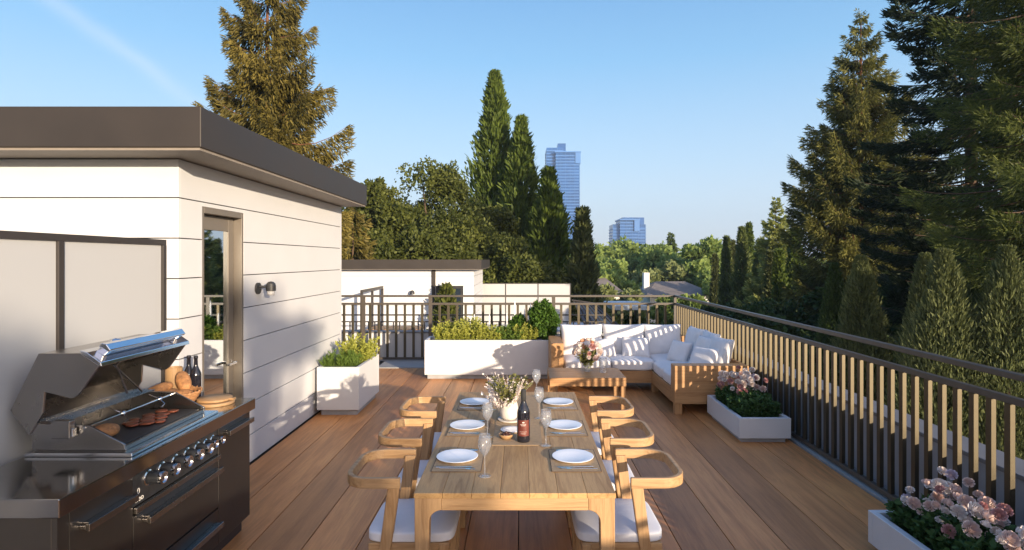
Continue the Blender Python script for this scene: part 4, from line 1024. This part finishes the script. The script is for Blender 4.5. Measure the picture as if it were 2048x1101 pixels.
for i, (x, w_, h_, lf, lb) in enumerate([(-1.15, 0.28, 0.33, 'lime', 'yellow green shrub at the left end of the long planter'), (-0.82, 0.28, 0.40, 'lime', 'tallest yellow green shrub in the long planter'), (-0.48, 0.26, 0.26, 'lime', 'low yellow green shrub in the middle of the long planter'),
                             (-0.18, 0.22, 0.27, 'herb', 'green shrub right of the middle of the long planter'), (0.08, 0.22, 0.30, 'lime', 'yellow green shrub beside the round boxwood')]):
    plant('lime_shrub' if lf == 'lime' else 'green_shrub', lb, [('foliage', tuft('foliage', x, 9.55, 0.56, w_, 0.22, h_, '', 40+i, stems=110, per=38, ls=0.036, lw=0.018, spread=0.25), lf)], (x, 9.55, 0.56))
# boxwood ball
def ball(cx, cy, cz, r_, rz_, seed, n=5200, ls=0.05, lw=0.028):
    rs = np.random.RandomState(seed); d = rand_dir(rs, n)
    q = r_*(1-rs.uniform(0, 1, n)**2*0.5)*(1+0.12*np.sin(d[:, 0]*9+d[:, 2]*7))
    B = np.array([cx, cy, cz])+d*q[:, None]*np.array([1, 1, rz_])
    U = unit(d*0.6+rand_dir(rs, n)*0.8+np.array([0, 0, -0.1]))*(ls*rs.uniform(0.6, 1.3, n))[:, None]; V = unit(np.cross(U, rand_dir(rs, n)))*(lw*rs.uniform(.7, 1.2, n))[:, None]
    return quad_mesh('foliage', B, U, V, 0.2, 0.5+rs.normal(size=n)*0.2)
bw = plant('round_boxwood', 'dense round dark green bush at the right end of the long planter', [('foliage', ball(0.375, 9.55, 0.92, 0.235, 1.25, 5), 'box')], (0.375, 9.55, 0.56))
MB().tube([(0.375, 9.55, 0.56), (0.38, 9.56, 0.95)], 0.015, 6).build('stem', M['bark'], bw)
b2 = plant('round_boxwood', 'smaller round green bush left of the big boxwood', [('foliage', ball(-0.02, 9.68, 0.80, 0.14, 1.2, 6, n=2200), 'box')], (-0.02, 9.68, 0.56))
MB().tube([(-0.02, 9.68, 0.56), (-0.02, 9.68, 0.8)], 0.01, 6).build('stem', M['bark'], b2)
# pale flower spikes
for i, (x, zt) in enumerate([(-0.86, 0.98), (-0.77, 1.0), (-0.68, 0.92), (-0.52, 1.0), (-0.23, 1.02), (-0.10, 1.22), (0.06, 1.10), (0.16, 1.18)]):
    single('flower_spike', MB().tube([(x, 9.7, 0.57), (x+0.004, 9.7, (0.57+zt)/2+0.05)], 0.004, 5).tube([(x+0.004, 9.7, (0.57+zt)/2+0.05), (x+0.006, 9.7, zt-0.06), (x+0.004, 9.7, zt)], [0.011, 0.012, 0.003], 6), M['china'], 'slim white flower spike among the long planter shrubs', 'flower', 'white flower spikes in the long planter')
# right planters with roses
def rose_bed(label, x0, x1, y0, y1, zt, seed, nb, s_=1.0, blooms_y=(0.1, 0.95), hh_=0.26, grp='rose beds in the low planters', fol=None, sz=1.0):
    r_ = thing('rose_bush', ((x0+x1)/2, (y0+y1)/2, zt-0.05), label, 'plant', grp)
    rs_ = random.Random(seed)
    cx, cy = (x0+x1)/2, (y0+y1)/2
    link_mesh('foliage', tuft('foliage', cx, cy, zt-0.06, (x1-x0)/2+0.06, (y1-y0)/2+0.05, 0.24, '', seed, stems=int(230*s_), per=60, ls=0.042, lw=0.026, spread=0.2, updir=0.3), L['rosefol'], r_)
    placed = []
    for i in range(nb):
        for _ in range(30):
            x = rs_.uniform(x0+0.02, x1-0.02); y = y0+(y1-y0)*rs_.uniform(*blooms_y); z_ = zt+rs_.uniform(0.10, hh_)
            if all((x-a_)**2+(y-b_)**2+(z_-c_)**2 > 0.0035*sz for a_, b_, c_ in placed): break
        placed.append((x, y, z_))
        d = (rs_.uniform(-.7, .3), rs_.uniform(-1.3, -.2), 0.8)
        put_bloom(r_, rs_.choice(['petal_white', 'petal_blush', 'petal_pink', 'petal_lilac', 'petal_white', 'petal_white', 'petal_blush', 'petal_white', 'petal_blush', 'petal_white']), (x, y, z_), d, rs_.uniform(0.6, 1.15)*sz)
    return r_
planter('low white planter of roses beside the near arm of the sofa', 2.265, 2.80, 6.05, 7.10, 0.26)
rose_bed('rose bush with pale blooms in the planter beside the sofa', 2.33, 2.74, 6.15, 7.0, 0.26, 5, 54, blooms_y=(0.38, 1.0), hh_=0.36)
planter('low white planter of roses in the near right corner of the picture', 2.28, 2.80, 2.70, 3.84, 0.26)
rose_bed('rose bush with pink and white blooms in the nearest planter', 2.36, 2.76, 2.75, 3.78, 0.26, 9, 74, s_=1.5, hh_=0.30)

# ------------------------------------------------------------------ neighbouring roof terrace
ND = -0.62
nh = thing('rooftop_hut', (-4.5, 19.5, ND), 'neighbouring white rooftop hut with dark door beyond the far railing', 'building')
mb = MB()
NX1 = -1.42
zz = [ND, -0.4, -0.1, 0.2, 0.5, 0.8, 1.1, 1.4, 1.60]
for a, b in zip(zz[:-1], zz[1:]):
    mb.box(-8.5, -4.0, 17.84, 17.86, a+0.005, b-0.005)
    if b <= 1.2: mb.box(-4.0, -2.58, 17.84, 17.86, a+0.005, b-0.005).box(-1.75, NX1, 17.84, 17.86, a+0.005, b-0.005)
    else: mb.box(-4.0, NX1, 17.84, 17.86, a+0.005, b-0.005)
    mb.box(NX1-0.02, NX1, 17.861, 22, a+0.005, b-0.005)
mb.build('cladding', M['white'], nh)
MB().box(-8.5, NX1-0.03, 17.99, 22, ND, 1.6).build('inner_wall', M['core'], nh)
MB().box(-8.48, -2.6, 17.865, 17.985, ND, 1.59).box(-1.73, NX1-0.025, 17.865, 17.985, ND, 1.59).box(-2.599, -1.731, 17.865, 17.985, 1.13, 1.59).build('wall_core', M['concrete'], nh)
nr = MB().box(-8.8, -1.17, 17.5, 22.3, 1.62, 1.905).build('roof', M['fascia'], nh)
MB().box(-8.78, -1.19, 17.52, 22.28, 1.6025, 1.6195).build('soffit', M['soffit'], nr)
MB().box(-2.70, -2.59, 17.80, 17.838, ND, 1.60).build('downpipe', M['fascia'], nh)
nd_ = MB().box(-2.58, -2.50, 17.90, 17.95, ND, 1.12).box(-1.83, -1.75, 17.90, 17.95, ND, 1.12).box(-2.4995, -1.8305, 17.90, 17.95, 1.02, 1.12).build('door', M['darkmet'], nh)
M['darkglass'] = plain('dark glazing', (0.02, 0.03, 0.045), 0.05, var=0.1, spec=0.9)
MB().box(-2.4995, -1.8305, 17.91, 17.93, ND, 1.019).build('glass', M['darkglass'], nd_)
nl = single('wall_lamp', MB().lathe([(0.0, 0.12), (0.05, 0.10), (0.075, 0.04), (0.075, 0.0), (0.0, 0.0)], (-3.28, 17.72, 0.86), 18).tube([(-3.28, 17.838, 0.93), (-3.28, 17.72, 0.93)], 0.02), M['darkmet'], 'small dark wall lamp on the neighbouring hut', 'lamp')
ns = thing('privacy_screen', (0.05, 23, ND), 'white three panel screen on the neighbouring terrace', 'screen')
for i in range(3): MB().box(-1.84+i*1.275, -0.60+i*1.275, 23.0, 23.02, ND, 0.95).build('glass_panel', M['frost'], ns)
f = MB(); f.box(-1.88, 1.98, 22.98, 23.04, 0.951, 0.98)
for i in range(4): f.box(-1.875+i*1.275, -1.845+i*1.275, 22.98, 23.04, ND, 0.9505)
f.build('frame', M['sframe'], ns)
fs_ = thing('screen_frame', (-4.2, 16.7, ND), 'narrow dark screen frame standing on the neighbouring terrace', 'screen')
f = MB(); f.box(-4.22, -4.16, 15.4, 17.75, 1.03, 1.10); f.box(-4.22, -4.16, 15.4, 17.75, -0.05, 0.0)
for y in (15.4, 16.5, 17.7): f.box(-4.22, -4.16, y, y+0.07, ND, 1.029)
f.build('frame', M['sframe'], fs_)
# neighbour railing with balusters
nrl = thing('deck_railing', (-1.0, 13.2, ND), 'thin dark railing on the neighbouring terrace', 'railing')
MB().box(-5.5, 1.9, 13.18, 13.22, 0.64, 0.67).box(-5.5, 1.9, 13.185, 13.215, 0.49, 0.515).box(-5.5, 1.9, 13.185, 13.215, -0.5, -0.47).build('rails', M['sframe'], nrl)
q0 = None
for k in range(52):
    if q0 is None: q0 = MB().box(-5.4, -5.375, 13.187, 13.213, -0.469, 0.489).build('baluster', M['sframe'], nrl)
    else: c = q0.copy(); COL.objects.link(c); c.location = (0.14*k, 0, 0)
for x in (-4.3, -1.6, 1.1): MB().box(x, x+0.04, 13.18, 13.22, ND, 0.6399).build('post', M['sframe'], nrl)
MB_ = MB().box(-7.0, 2.6, 12.6, 23.5, -9, ND); single('neighbouring_house', MB_, M['white'], 'white house block carrying the neighbouring terrace', 'house')
nt_ = thing('dining_table', (-3.3, 15.6, ND), 'small brown table on the neighbouring terrace', 'table')
MB().box(-4.0, -2.6, 15.2, 16.0, 0.04, 0.09).build('tabletop', M['sofa_x'], nt_)
for x in (-3.95, -2.71):
    for y in (15.25, 15.9): MB().box(x, x+0.06, y, y+0.06, ND, 0.0395).build('leg', M['sofa_z'], nt_)
column_tree('potted_plant', (-2.2, 17.3, ND), 1.75, 0.33, 'broad', 'leafy potted tree standing before the dark door of the neighbouring hut', 'plant', seed=71, n=900, sl=0.16, sw=0.09, lump=0.4)
# glazed rooftop skylight beyond
sk = thing('skylight', (2.6, 21, -1), 'sloping glazed roof light right of the neighbouring screens', 'skylight')
f = MB()
for i in range(8):
    x = 1.9+i*0.22; f.tube([(1.9+i*0.12, 21.0, 0.42-0.02*i), (2.5+i*0.22, 20.0, -1.0)], 0.02, 5)
f.tube([(1.85, 21, 0.45), (2.9, 21, 0.3)], 0.03, 6); f.tube([(2.4, 20, -1.0), (4.3, 20, -1.0)], 0.03, 6)
f.build('glazing_bars', M['sframe'], sk)
MB().add([(1.9, 21.02, 0.40), (2.8, 21.02, 0.27), (4.1, 20.02, -1.03), (2.5, 20.02, -1.03)], [(0, 3, 2, 1)]).build('glass', M['darkglass'], sk)

# ------------------------------------------------------------------ skyline
def tower(name, label, x0, x1, y0, z1, steps, seed, floors_h=3.6):
    t_ = thing(name, ((x0+x1)/2, y0, GZ), label, 'building', 'glass towers on the skyline')
    for i, (a, b, ya, yb, zt) in enumerate(steps):
        MB().box(x0+(x1-x0)*a, x0+(x1-x0)*b, y0+ya, y0+yb, GZ, zt).build('glass_body', M['tglass'], t_)
    fl = MB()
    for i, (a, b, ya, yb, zt) in enumerate(steps[:-1] if len(steps) > 2 else steps):
        z_ = GZ+4
        while z_ < zt-3:
            fl.box(x0+(x1-x0)*a-0.5, x0+(x1-x0)*b+0.5, y0+ya-0.7, y0+yb+0.5, z_, z_+1.1); z_ += floors_h
    tag(fl.build('floor_slabs', M['tslab'], t_), None)
    mu = MB()
    for i, (a, b, ya, yb, zt) in enumerate(steps[:-1] if len(steps) > 2 else steps):
        n = max(3, int((b-a)*(x1-x0)/5.5))
        for k in range(n+1):
            xx = x0+(x1-x0)*(a+(b-a)*k/n); mu.box(xx-0.13, xx+0.13, y0+ya-0.9, y0+ya-0.71, GZ, zt-0.5)
    mu.build('mullions', M['tslab'], t_)
    zt = steps[1][4]; xa, xb = x0+(x1-x0)*steps[1][0], x0+(x1-x0)*steps[1][1]
    MB().box(xa-1.2, xb+1.6, y0-8, y0+26, zt-1.0, zt+0.5).box(xb-5, xb+1.2, y0-7.6, y0+10, zt-14, zt-1.1).build('crown_slab', M['tslab'], t_)
    return t_
m, t, b = new_mat('tower glass')
tc = N(t, 'ShaderNodeTexCoord'); mp = N(t, 'ShaderNodeMapping'); mp.inputs['Scale'].default_value = (0.16, 0.16, 0.28); t.links.new(tc.outputs['Object'], mp.inputs[0])
vn = N(t, 'ShaderNodeTexWhiteNoise'); fl_ = N(t, 'ShaderNodeVectorMath', operation='FLOOR'); t.links.new(mp.outputs[0], fl_.inputs[0]); t.links.new(fl_.outputs[0], vn.inputs[0])
nz = N(t, 'ShaderNodeTexNoise'); nz.inputs['Scale'].default_value = 0.05; t.links.new(tc.outputs['Object'], nz.inputs['Vector'])
c1 = mixc(t, nz.outputs[0], (0.002, 0.03, 0.13), (0.01, 0.10, 0.33)); c2 = mixc(t, vn.outputs[0], (0.35,)*3, (0.75,)*3)
t.links.new(mixc(t, 0.5, c1, c2, 'OVERLAY'), b.inputs['Base Color']); b.inputs['Roughness'].default_value = 0.25; b.inputs['Metallic'].default_value = 0.1
M['tglass'] = m
M['tslab'] = plain('tower floor edges', (0.035, 0.15, 0.42), 0.5, var=0.1, scale=0.05)
def at(px, Y): return (px-1041)*Y/1170
def zat(py, Y): return 1.9-(py-520)*Y/1170
YT = 700
tower('glass_tower', 'tall blue glass tower on the skyline', at(1093, YT), at(1158, YT), YT, 0, [(0.0, 0.5, 0, 30, zat(296, YT)), (0.28, 1.0, -6, 26, zat(306, YT)), (0.35, 0.6, 4, 20, zat(286, YT))], 1)
tower('glass_tower', 'short broad blue glass block right of the tall tower', at(1226, YT), at(1291, YT), YT, 0, [(0.0, 1.0, 0, 30, zat(449, YT)), (0.2, 0.75, -5, 26, zat(440, YT)), (0.3, 0.98, 4, 24, zat(435, YT))], 2)

# ------------------------------------------------------------------ far houses among the trees
def house(label, cx, cy, w, d, ze, zr, chimney=None):
    h_ = thing('house', (cx, cy, GZ), label, 'house')
    MB().box(cx-w/2, cx+w/2, cy-d/2, cy+d/2, GZ, ze).build('wall', M['paint'], h_)
    r_ = MB(); o_ = 0.6
    r_.add([(cx-w/2-o_, cy-d/2-o_, ze), (cx+w/2+o_, cy-d/2-o_, ze), (cx+w/2+o_, cy+d/2+o_, ze), (cx-w/2-o_, cy+d/2+o_, ze), (cx-w/4, cy, zr), (cx+w/4, cy, zr)],
           [(0, 1, 5, 4), (1, 2, 5), (2, 3, 4, 5), (3, 0, 4), (0, 3, 2, 1)])
    ro = r_.build('roof', M['roof'], h_)
    if chimney:
        MB().box(chimney-0.3, chimney+0.3, cy-1.2, cy-0.3, ze, zr+1.0).build('chimney', M['paint'], ro)
    for k in range(3):
        x = cx-w/2+w*(k+0.7)/3.4; MB().box(x-0.5, x+0.5, cy-d/2-0.05, cy-d/2+0.02, ze-2.0, ze-0.6).build('window', M['darkglass'], h_)
    return h_
house('grey hip roofed house with white chimney among far trees', at(1360, 62), 66, 6.5, 9, zat(590, 62), zat(566, 62), chimney=at(1305, 62))
house('grey roofed house showing left of the pale shrubs', at(1196, 55), 58, 4.0, 8, zat(590, 55), zat(556, 55))
flat = thing('garden_pavilion', (at(1258, 34), 35, GZ), 'garden pavilion with pale blue flat roof below the corner', 'building')
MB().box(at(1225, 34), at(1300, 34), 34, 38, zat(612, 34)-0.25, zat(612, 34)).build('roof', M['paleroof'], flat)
for x in (at(1228, 34), at(1294, 34)):
    for y in (34.1, 37.8): MB().box(x, x+0.15, y, y+0.15, GZ, zat(612, 34)-0.2505).build('post', M['sframe'], flat)

# ------------------------------------------------------------------ trees
def H(py, Y): return zat(py, Y)-GZ
conifer('spruce_tree', (at(535, 20), 20, GZ), H(-80, 20), 3.0, 'spruce_gold', 'redbark', 'huge golden brown drooping spruce rising behind the hut roof', seed=11, z0=0.25, power=0.42, n_whorl=27, per=7, dens=44, sl=0.20, sw=0.040, hang=1.15, sag=0.80, lift=0.68, irreg=0.16, lat=0.12, extra=(0.05, 0.71, 2.8))
conifer('spruce_tree', (at(1722, 26), 26, GZ), H(18, 26), 7.2, 'spruce_r', 'redbark', 'tall olive brown spruce with pointed top right of the open sky', seed=12, z0=0.12, power=0.97, n_whorl=42, per=8, dens=24, sl=0.24, sw=0.042, hang=0.8, sag=0.5, lift=0.60, lat=0.15, irreg=0.13, lmax=3.0)
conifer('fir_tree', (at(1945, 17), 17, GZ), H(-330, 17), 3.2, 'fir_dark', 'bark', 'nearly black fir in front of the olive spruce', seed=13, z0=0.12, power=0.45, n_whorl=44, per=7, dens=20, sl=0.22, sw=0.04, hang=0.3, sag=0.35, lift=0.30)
conifer('fir_tree', (at(2095, 12.5), 12.5, GZ), H(-380, 12.5), 2.3, 'fir_green', 'bark', 'nearest green fir reaching in from the right edge', seed=14, z0=0.25, power=0.25, n_whorl=44, per=7, dens=34, sl=0.15, sw=0.02, hang=0.55, sag=0.60, lift=0.35, lat=0.2)
conifer('conifer_tree', (at(1552, 45), 45, GZ), H(393, 45), 3.4, 'paleconifer', 'bark', 'small pale green pointed conifer left of the big spruce', seed=15, z0=0.1, power=0.9, n_whorl=36, per=7, dens=12, sl=0.36, sw=0.09, hang=0.4, sag=0.3, lift=0.3, lat=0.2)
conifer('conifer_tree', (at(1342, 110), 110, GZ), H(466, 110), 2.6, 'column', 'bark', 'tiny dark spire conifer poking above the far wood', seed=16, z0=0.2, power=0.9, n_whorl=26, per=6, dens=5, sl=0.9, sw=0.25, hang=0.3, sag=0.3, lift=0.3)
for i, (px, top, Y, rad, n, lb) in enumerate([(990, 138, 38, 1.5, 26000, 'tallest dark columnar tree left of the glass tower'), (1043, 230, 36, 1.3, 22000, 'second tallest columnar tree left of the glass tower'), (1020, 330, 39, 1.0, 12000, 'columnar tree tucked behind the two tallest columns'),
        (1097, 335, 33, 1.25, 20000, 'columnar tree overlapping the left edge of the glass tower'), (1165, 418, 30, 0.72, 12000, 'narrow columnar tree just right of the glass tower foot')]):
    column_tree('columnar_tree', (at(px, Y), Y, GZ), H(top, Y), rad, 'column' if i < 4 else 'thuja', lb, group='columnar trees left of the skyline', seed=20+i, n=n, sl=0.40, sw=0.12, flare=0.6, lump=0.30, tip=0.40, up=1.1)
for i, (px, top, Y, rad, lb) in enumerate([(1430, 508, 55, 0.28, 'short dark cypress left of the right hand cypress row'), (1453, 472, 52, 0.46, 'dark cypress at the left of the right hand row'), (1466, 480, 54, 0.32, 'thin blackish cypress squeezed between two taller ones'),
        (1484, 453, 50, 0.66, 'broadest cypress of the right hand row'), (1499, 444, 56, 0.5, 'tallest cypress of the right hand row'), (1520, 478, 48, 0.5, 'olive cypress below the pale conifer'), (1541, 502, 40, 0.22, 'short dark cypress in front of the pale conifer'), (1558, 500, 38, 0.4, 'dark cypress at the foot of the pale conifer'), (1590, 450, 42, 0.6, 'dark cypress touching the branches of the big spruce')]):
    column_tree('cypress_tree', (at(px, Y), Y, GZ), H(top, Y), rad, 'cypress' if i in (1, 3, 5) else ('thuja' if i in (0, 2, 6) else 'column'), lb, group='cypresses beyond the right railing', seed=40+i, n=9000, sl=0.32, sw=0.10, lump=0.2, tip=0.35)
for i, (px, top, Y, rad, lf, lb) in enumerate([(1722, 500, 14, 0.44, 'thuja', 'pale grey green thuja directly beyond the right railing'), (1668, 516, 15.5, 0.30, 'hedge', 'slim dark thuja left of the pale one'), (1850, 494, 12.5, 0.36, 'thuja', 'thuja half hidden behind the broader one'),
        (1888, 484, 11, 0.56, 'thuja', 'broad pointed thuja beyond the right railing'), (2014, 476, 10.5, 0.52, 'thuja', 'thuja closest to the right edge of the picture'), (1950, 520, 13, 0.5, 'hedge', 'dark thuja between the two broad ones')]):
    column_tree('thuja_tree', (at(px, Y), Y, GZ), H(top, Y), rad, lf, lb, group='thujas beyond the right railing', seed=60+i, n=80000, sl=0.10, sw=0.022, flare=0.55, lump=0.25, up=1.3, tip=0.20)
for i, (px, top, Y, rad, hz, lb) in enumerate([(762, 342, 30, 3.0, .3, 'round olive tree at the left above the neighbouring hut'), (885, 318, 32, 4.0, .3, 'broad olive tree left of the columnar trees'), (700, 400, 27, 2.4, .3, 'olive tree half hidden by the hut corner'),
        (825, 425, 27, 3.2, .3, 'low spreading tree behind the neighbouring hut roof'), (935, 430, 29, 3.4, .3, 'dark leafy tree above the neighbouring screens'), (1010, 470, 27, 2.6, .3, 'leafy tree at the foot of the columnar trees'), (985, 395, 34, 2.8, .3, 'olive tree between the broad tree and the tallest column'), (1080, 520, 29, 2.0, .3, 'low leafy tree behind the last neighbouring screen')]):
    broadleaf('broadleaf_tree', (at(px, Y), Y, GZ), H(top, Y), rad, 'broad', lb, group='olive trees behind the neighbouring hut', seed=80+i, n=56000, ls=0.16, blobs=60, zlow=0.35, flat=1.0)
conifer('spruce_tree', (at(706, 24), 24, GZ), H(410, 24), 1.9, 'spruce_gold', 'bark', 'small golden conifer peeking out right of the hut corner', seed=17, z0=0.15, power=0.6, n_whorl=30, per=7, dens=12, sl=0.3, sw=0.07, hang=0.6)
# far bright trees
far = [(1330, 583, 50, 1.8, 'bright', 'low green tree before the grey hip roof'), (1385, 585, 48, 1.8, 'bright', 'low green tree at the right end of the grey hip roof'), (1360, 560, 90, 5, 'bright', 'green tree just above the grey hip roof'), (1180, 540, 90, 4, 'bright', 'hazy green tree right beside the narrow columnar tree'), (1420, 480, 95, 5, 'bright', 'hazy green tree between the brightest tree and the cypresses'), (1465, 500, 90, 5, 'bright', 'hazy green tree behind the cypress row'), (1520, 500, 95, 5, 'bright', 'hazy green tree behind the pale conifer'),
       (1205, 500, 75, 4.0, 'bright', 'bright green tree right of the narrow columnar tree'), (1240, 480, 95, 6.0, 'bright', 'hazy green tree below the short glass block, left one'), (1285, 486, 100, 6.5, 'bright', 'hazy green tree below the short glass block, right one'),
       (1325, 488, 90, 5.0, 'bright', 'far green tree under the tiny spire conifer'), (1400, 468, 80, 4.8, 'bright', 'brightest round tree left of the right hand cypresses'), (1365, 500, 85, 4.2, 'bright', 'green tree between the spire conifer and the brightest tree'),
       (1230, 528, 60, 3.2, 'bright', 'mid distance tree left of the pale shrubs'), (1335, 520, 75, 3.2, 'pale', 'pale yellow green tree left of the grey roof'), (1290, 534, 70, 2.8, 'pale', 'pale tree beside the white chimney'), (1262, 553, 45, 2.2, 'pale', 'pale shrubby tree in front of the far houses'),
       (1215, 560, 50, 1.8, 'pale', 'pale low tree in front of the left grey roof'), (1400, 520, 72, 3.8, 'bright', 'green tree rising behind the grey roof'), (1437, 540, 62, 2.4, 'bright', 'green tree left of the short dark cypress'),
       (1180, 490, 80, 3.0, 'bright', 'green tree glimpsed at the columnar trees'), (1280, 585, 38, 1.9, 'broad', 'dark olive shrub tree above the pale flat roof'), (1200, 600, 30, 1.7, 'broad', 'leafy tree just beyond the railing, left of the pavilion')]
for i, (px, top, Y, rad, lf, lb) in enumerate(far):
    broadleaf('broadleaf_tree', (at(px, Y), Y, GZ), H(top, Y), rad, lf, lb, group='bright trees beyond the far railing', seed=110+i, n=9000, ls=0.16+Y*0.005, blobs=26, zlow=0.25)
# dense dark mass behind the right railing
k_ = 0
dark = [(1600, 572, 22, 2.3), (1660, 560, 19, 2.2), (1500, 585, 27, 2.6), (1440, 585, 33, 2.8), (1425, 600, 30, 1.4), (1550, 582, 30, 2.6), (1665, 520, 30, 3.0), (1740, 510, 32, 3.0), (1800, 480, 25, 3.2), (1700, 560, 22, 2.8), (1820, 520, 21, 3.0), (1950, 470, 19, 3.2), (2060, 450, 18, 3.4), (1480, 600, 22, 2.0), (1560, 610, 18, 2.0), (1640, 640, 14.5, 1.7), (1760, 600, 17, 2.0), (1900, 640, 14, 1.7), (2040, 640, 13, 1.8)]
protos = []
for i, (px, top, Y, rad) in enumerate(dark):
    h_ = H(top, Y); lb = 'dense dark green tree in the shaded thicket beyond the right railing'
    if i < 5:
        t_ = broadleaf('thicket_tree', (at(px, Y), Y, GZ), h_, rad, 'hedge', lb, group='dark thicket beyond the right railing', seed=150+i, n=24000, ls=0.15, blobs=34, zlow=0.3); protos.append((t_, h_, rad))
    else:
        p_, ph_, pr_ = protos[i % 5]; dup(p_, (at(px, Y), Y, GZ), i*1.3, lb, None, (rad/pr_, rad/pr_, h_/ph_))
# distant wood as one mass
rs = np.random.RandomState(5); Bs = []
n = 60000
ang = rs.uniform(-0.75, 0.75, n); dist = rs.uniform(130, 420, n)
X = np.tan(ang)*dist; ztop = 6.5 + 2.5*np.sin(X*0.11+dist*0.05) + 1.8*np.sin(X*0.31+dist*0.2); Z = GZ + ztop*rs.uniform(0.3, 1, n)**0.5*1.15
B = np.stack([X, dist, Z], axis=1); U = rand_dir(rs, n)*rs.uniform(1.0, 2.4, n)[:, None]; V = unit(np.cross(U, rand_dir(rs, n)))*1.6
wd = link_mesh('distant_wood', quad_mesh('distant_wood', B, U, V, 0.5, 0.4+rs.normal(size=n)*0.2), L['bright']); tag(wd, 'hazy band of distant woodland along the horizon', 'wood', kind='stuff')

# trees behind the camera whose crowns dapple the hut wall
broadleaf('broadleaf_tree', (13.0, -18.6, GZ), 15.2, 1.1, 'broad', 'tree behind the viewer casting soft shade on the hut wall', seed=301, n=420, ls=0.2, blobs=9, zlow=0.92)
broadleaf('broadleaf_tree', (13.0, -22.2, GZ), 15.6, 1.2, 'broad', 'second tree behind the viewer, farther back', seed=302, n=1300, ls=0.22, blobs=12, zlow=0.92)

# air between the terrace and the skyline
hz = MB().box(-1900, 1900, -120, 1900, GZ-1.5, 150).build('haze', None, None)
hm = bpy.data.materials.new('haze'); hm.use_nodes = True; ht = hm.node_tree; ht.nodes.clear()
ho = ht.nodes.new('ShaderNodeOutputMaterial'); hv = ht.nodes.new('ShaderNodeVolumePrincipled')
hv.inputs['Color'].default_value = (0.60, 0.79, 1.0, 1); hv.inputs['Density'].default_value = 0.00036; hv.inputs['Anisotropy'].default_value = 0.1
ht.links.new(hv.outputs[0], ho.inputs['Volume']); hz.data.materials.append(hm); tag(hz, 'thin blue air haze between terrace and skyline', 'haze', kind='stuff')
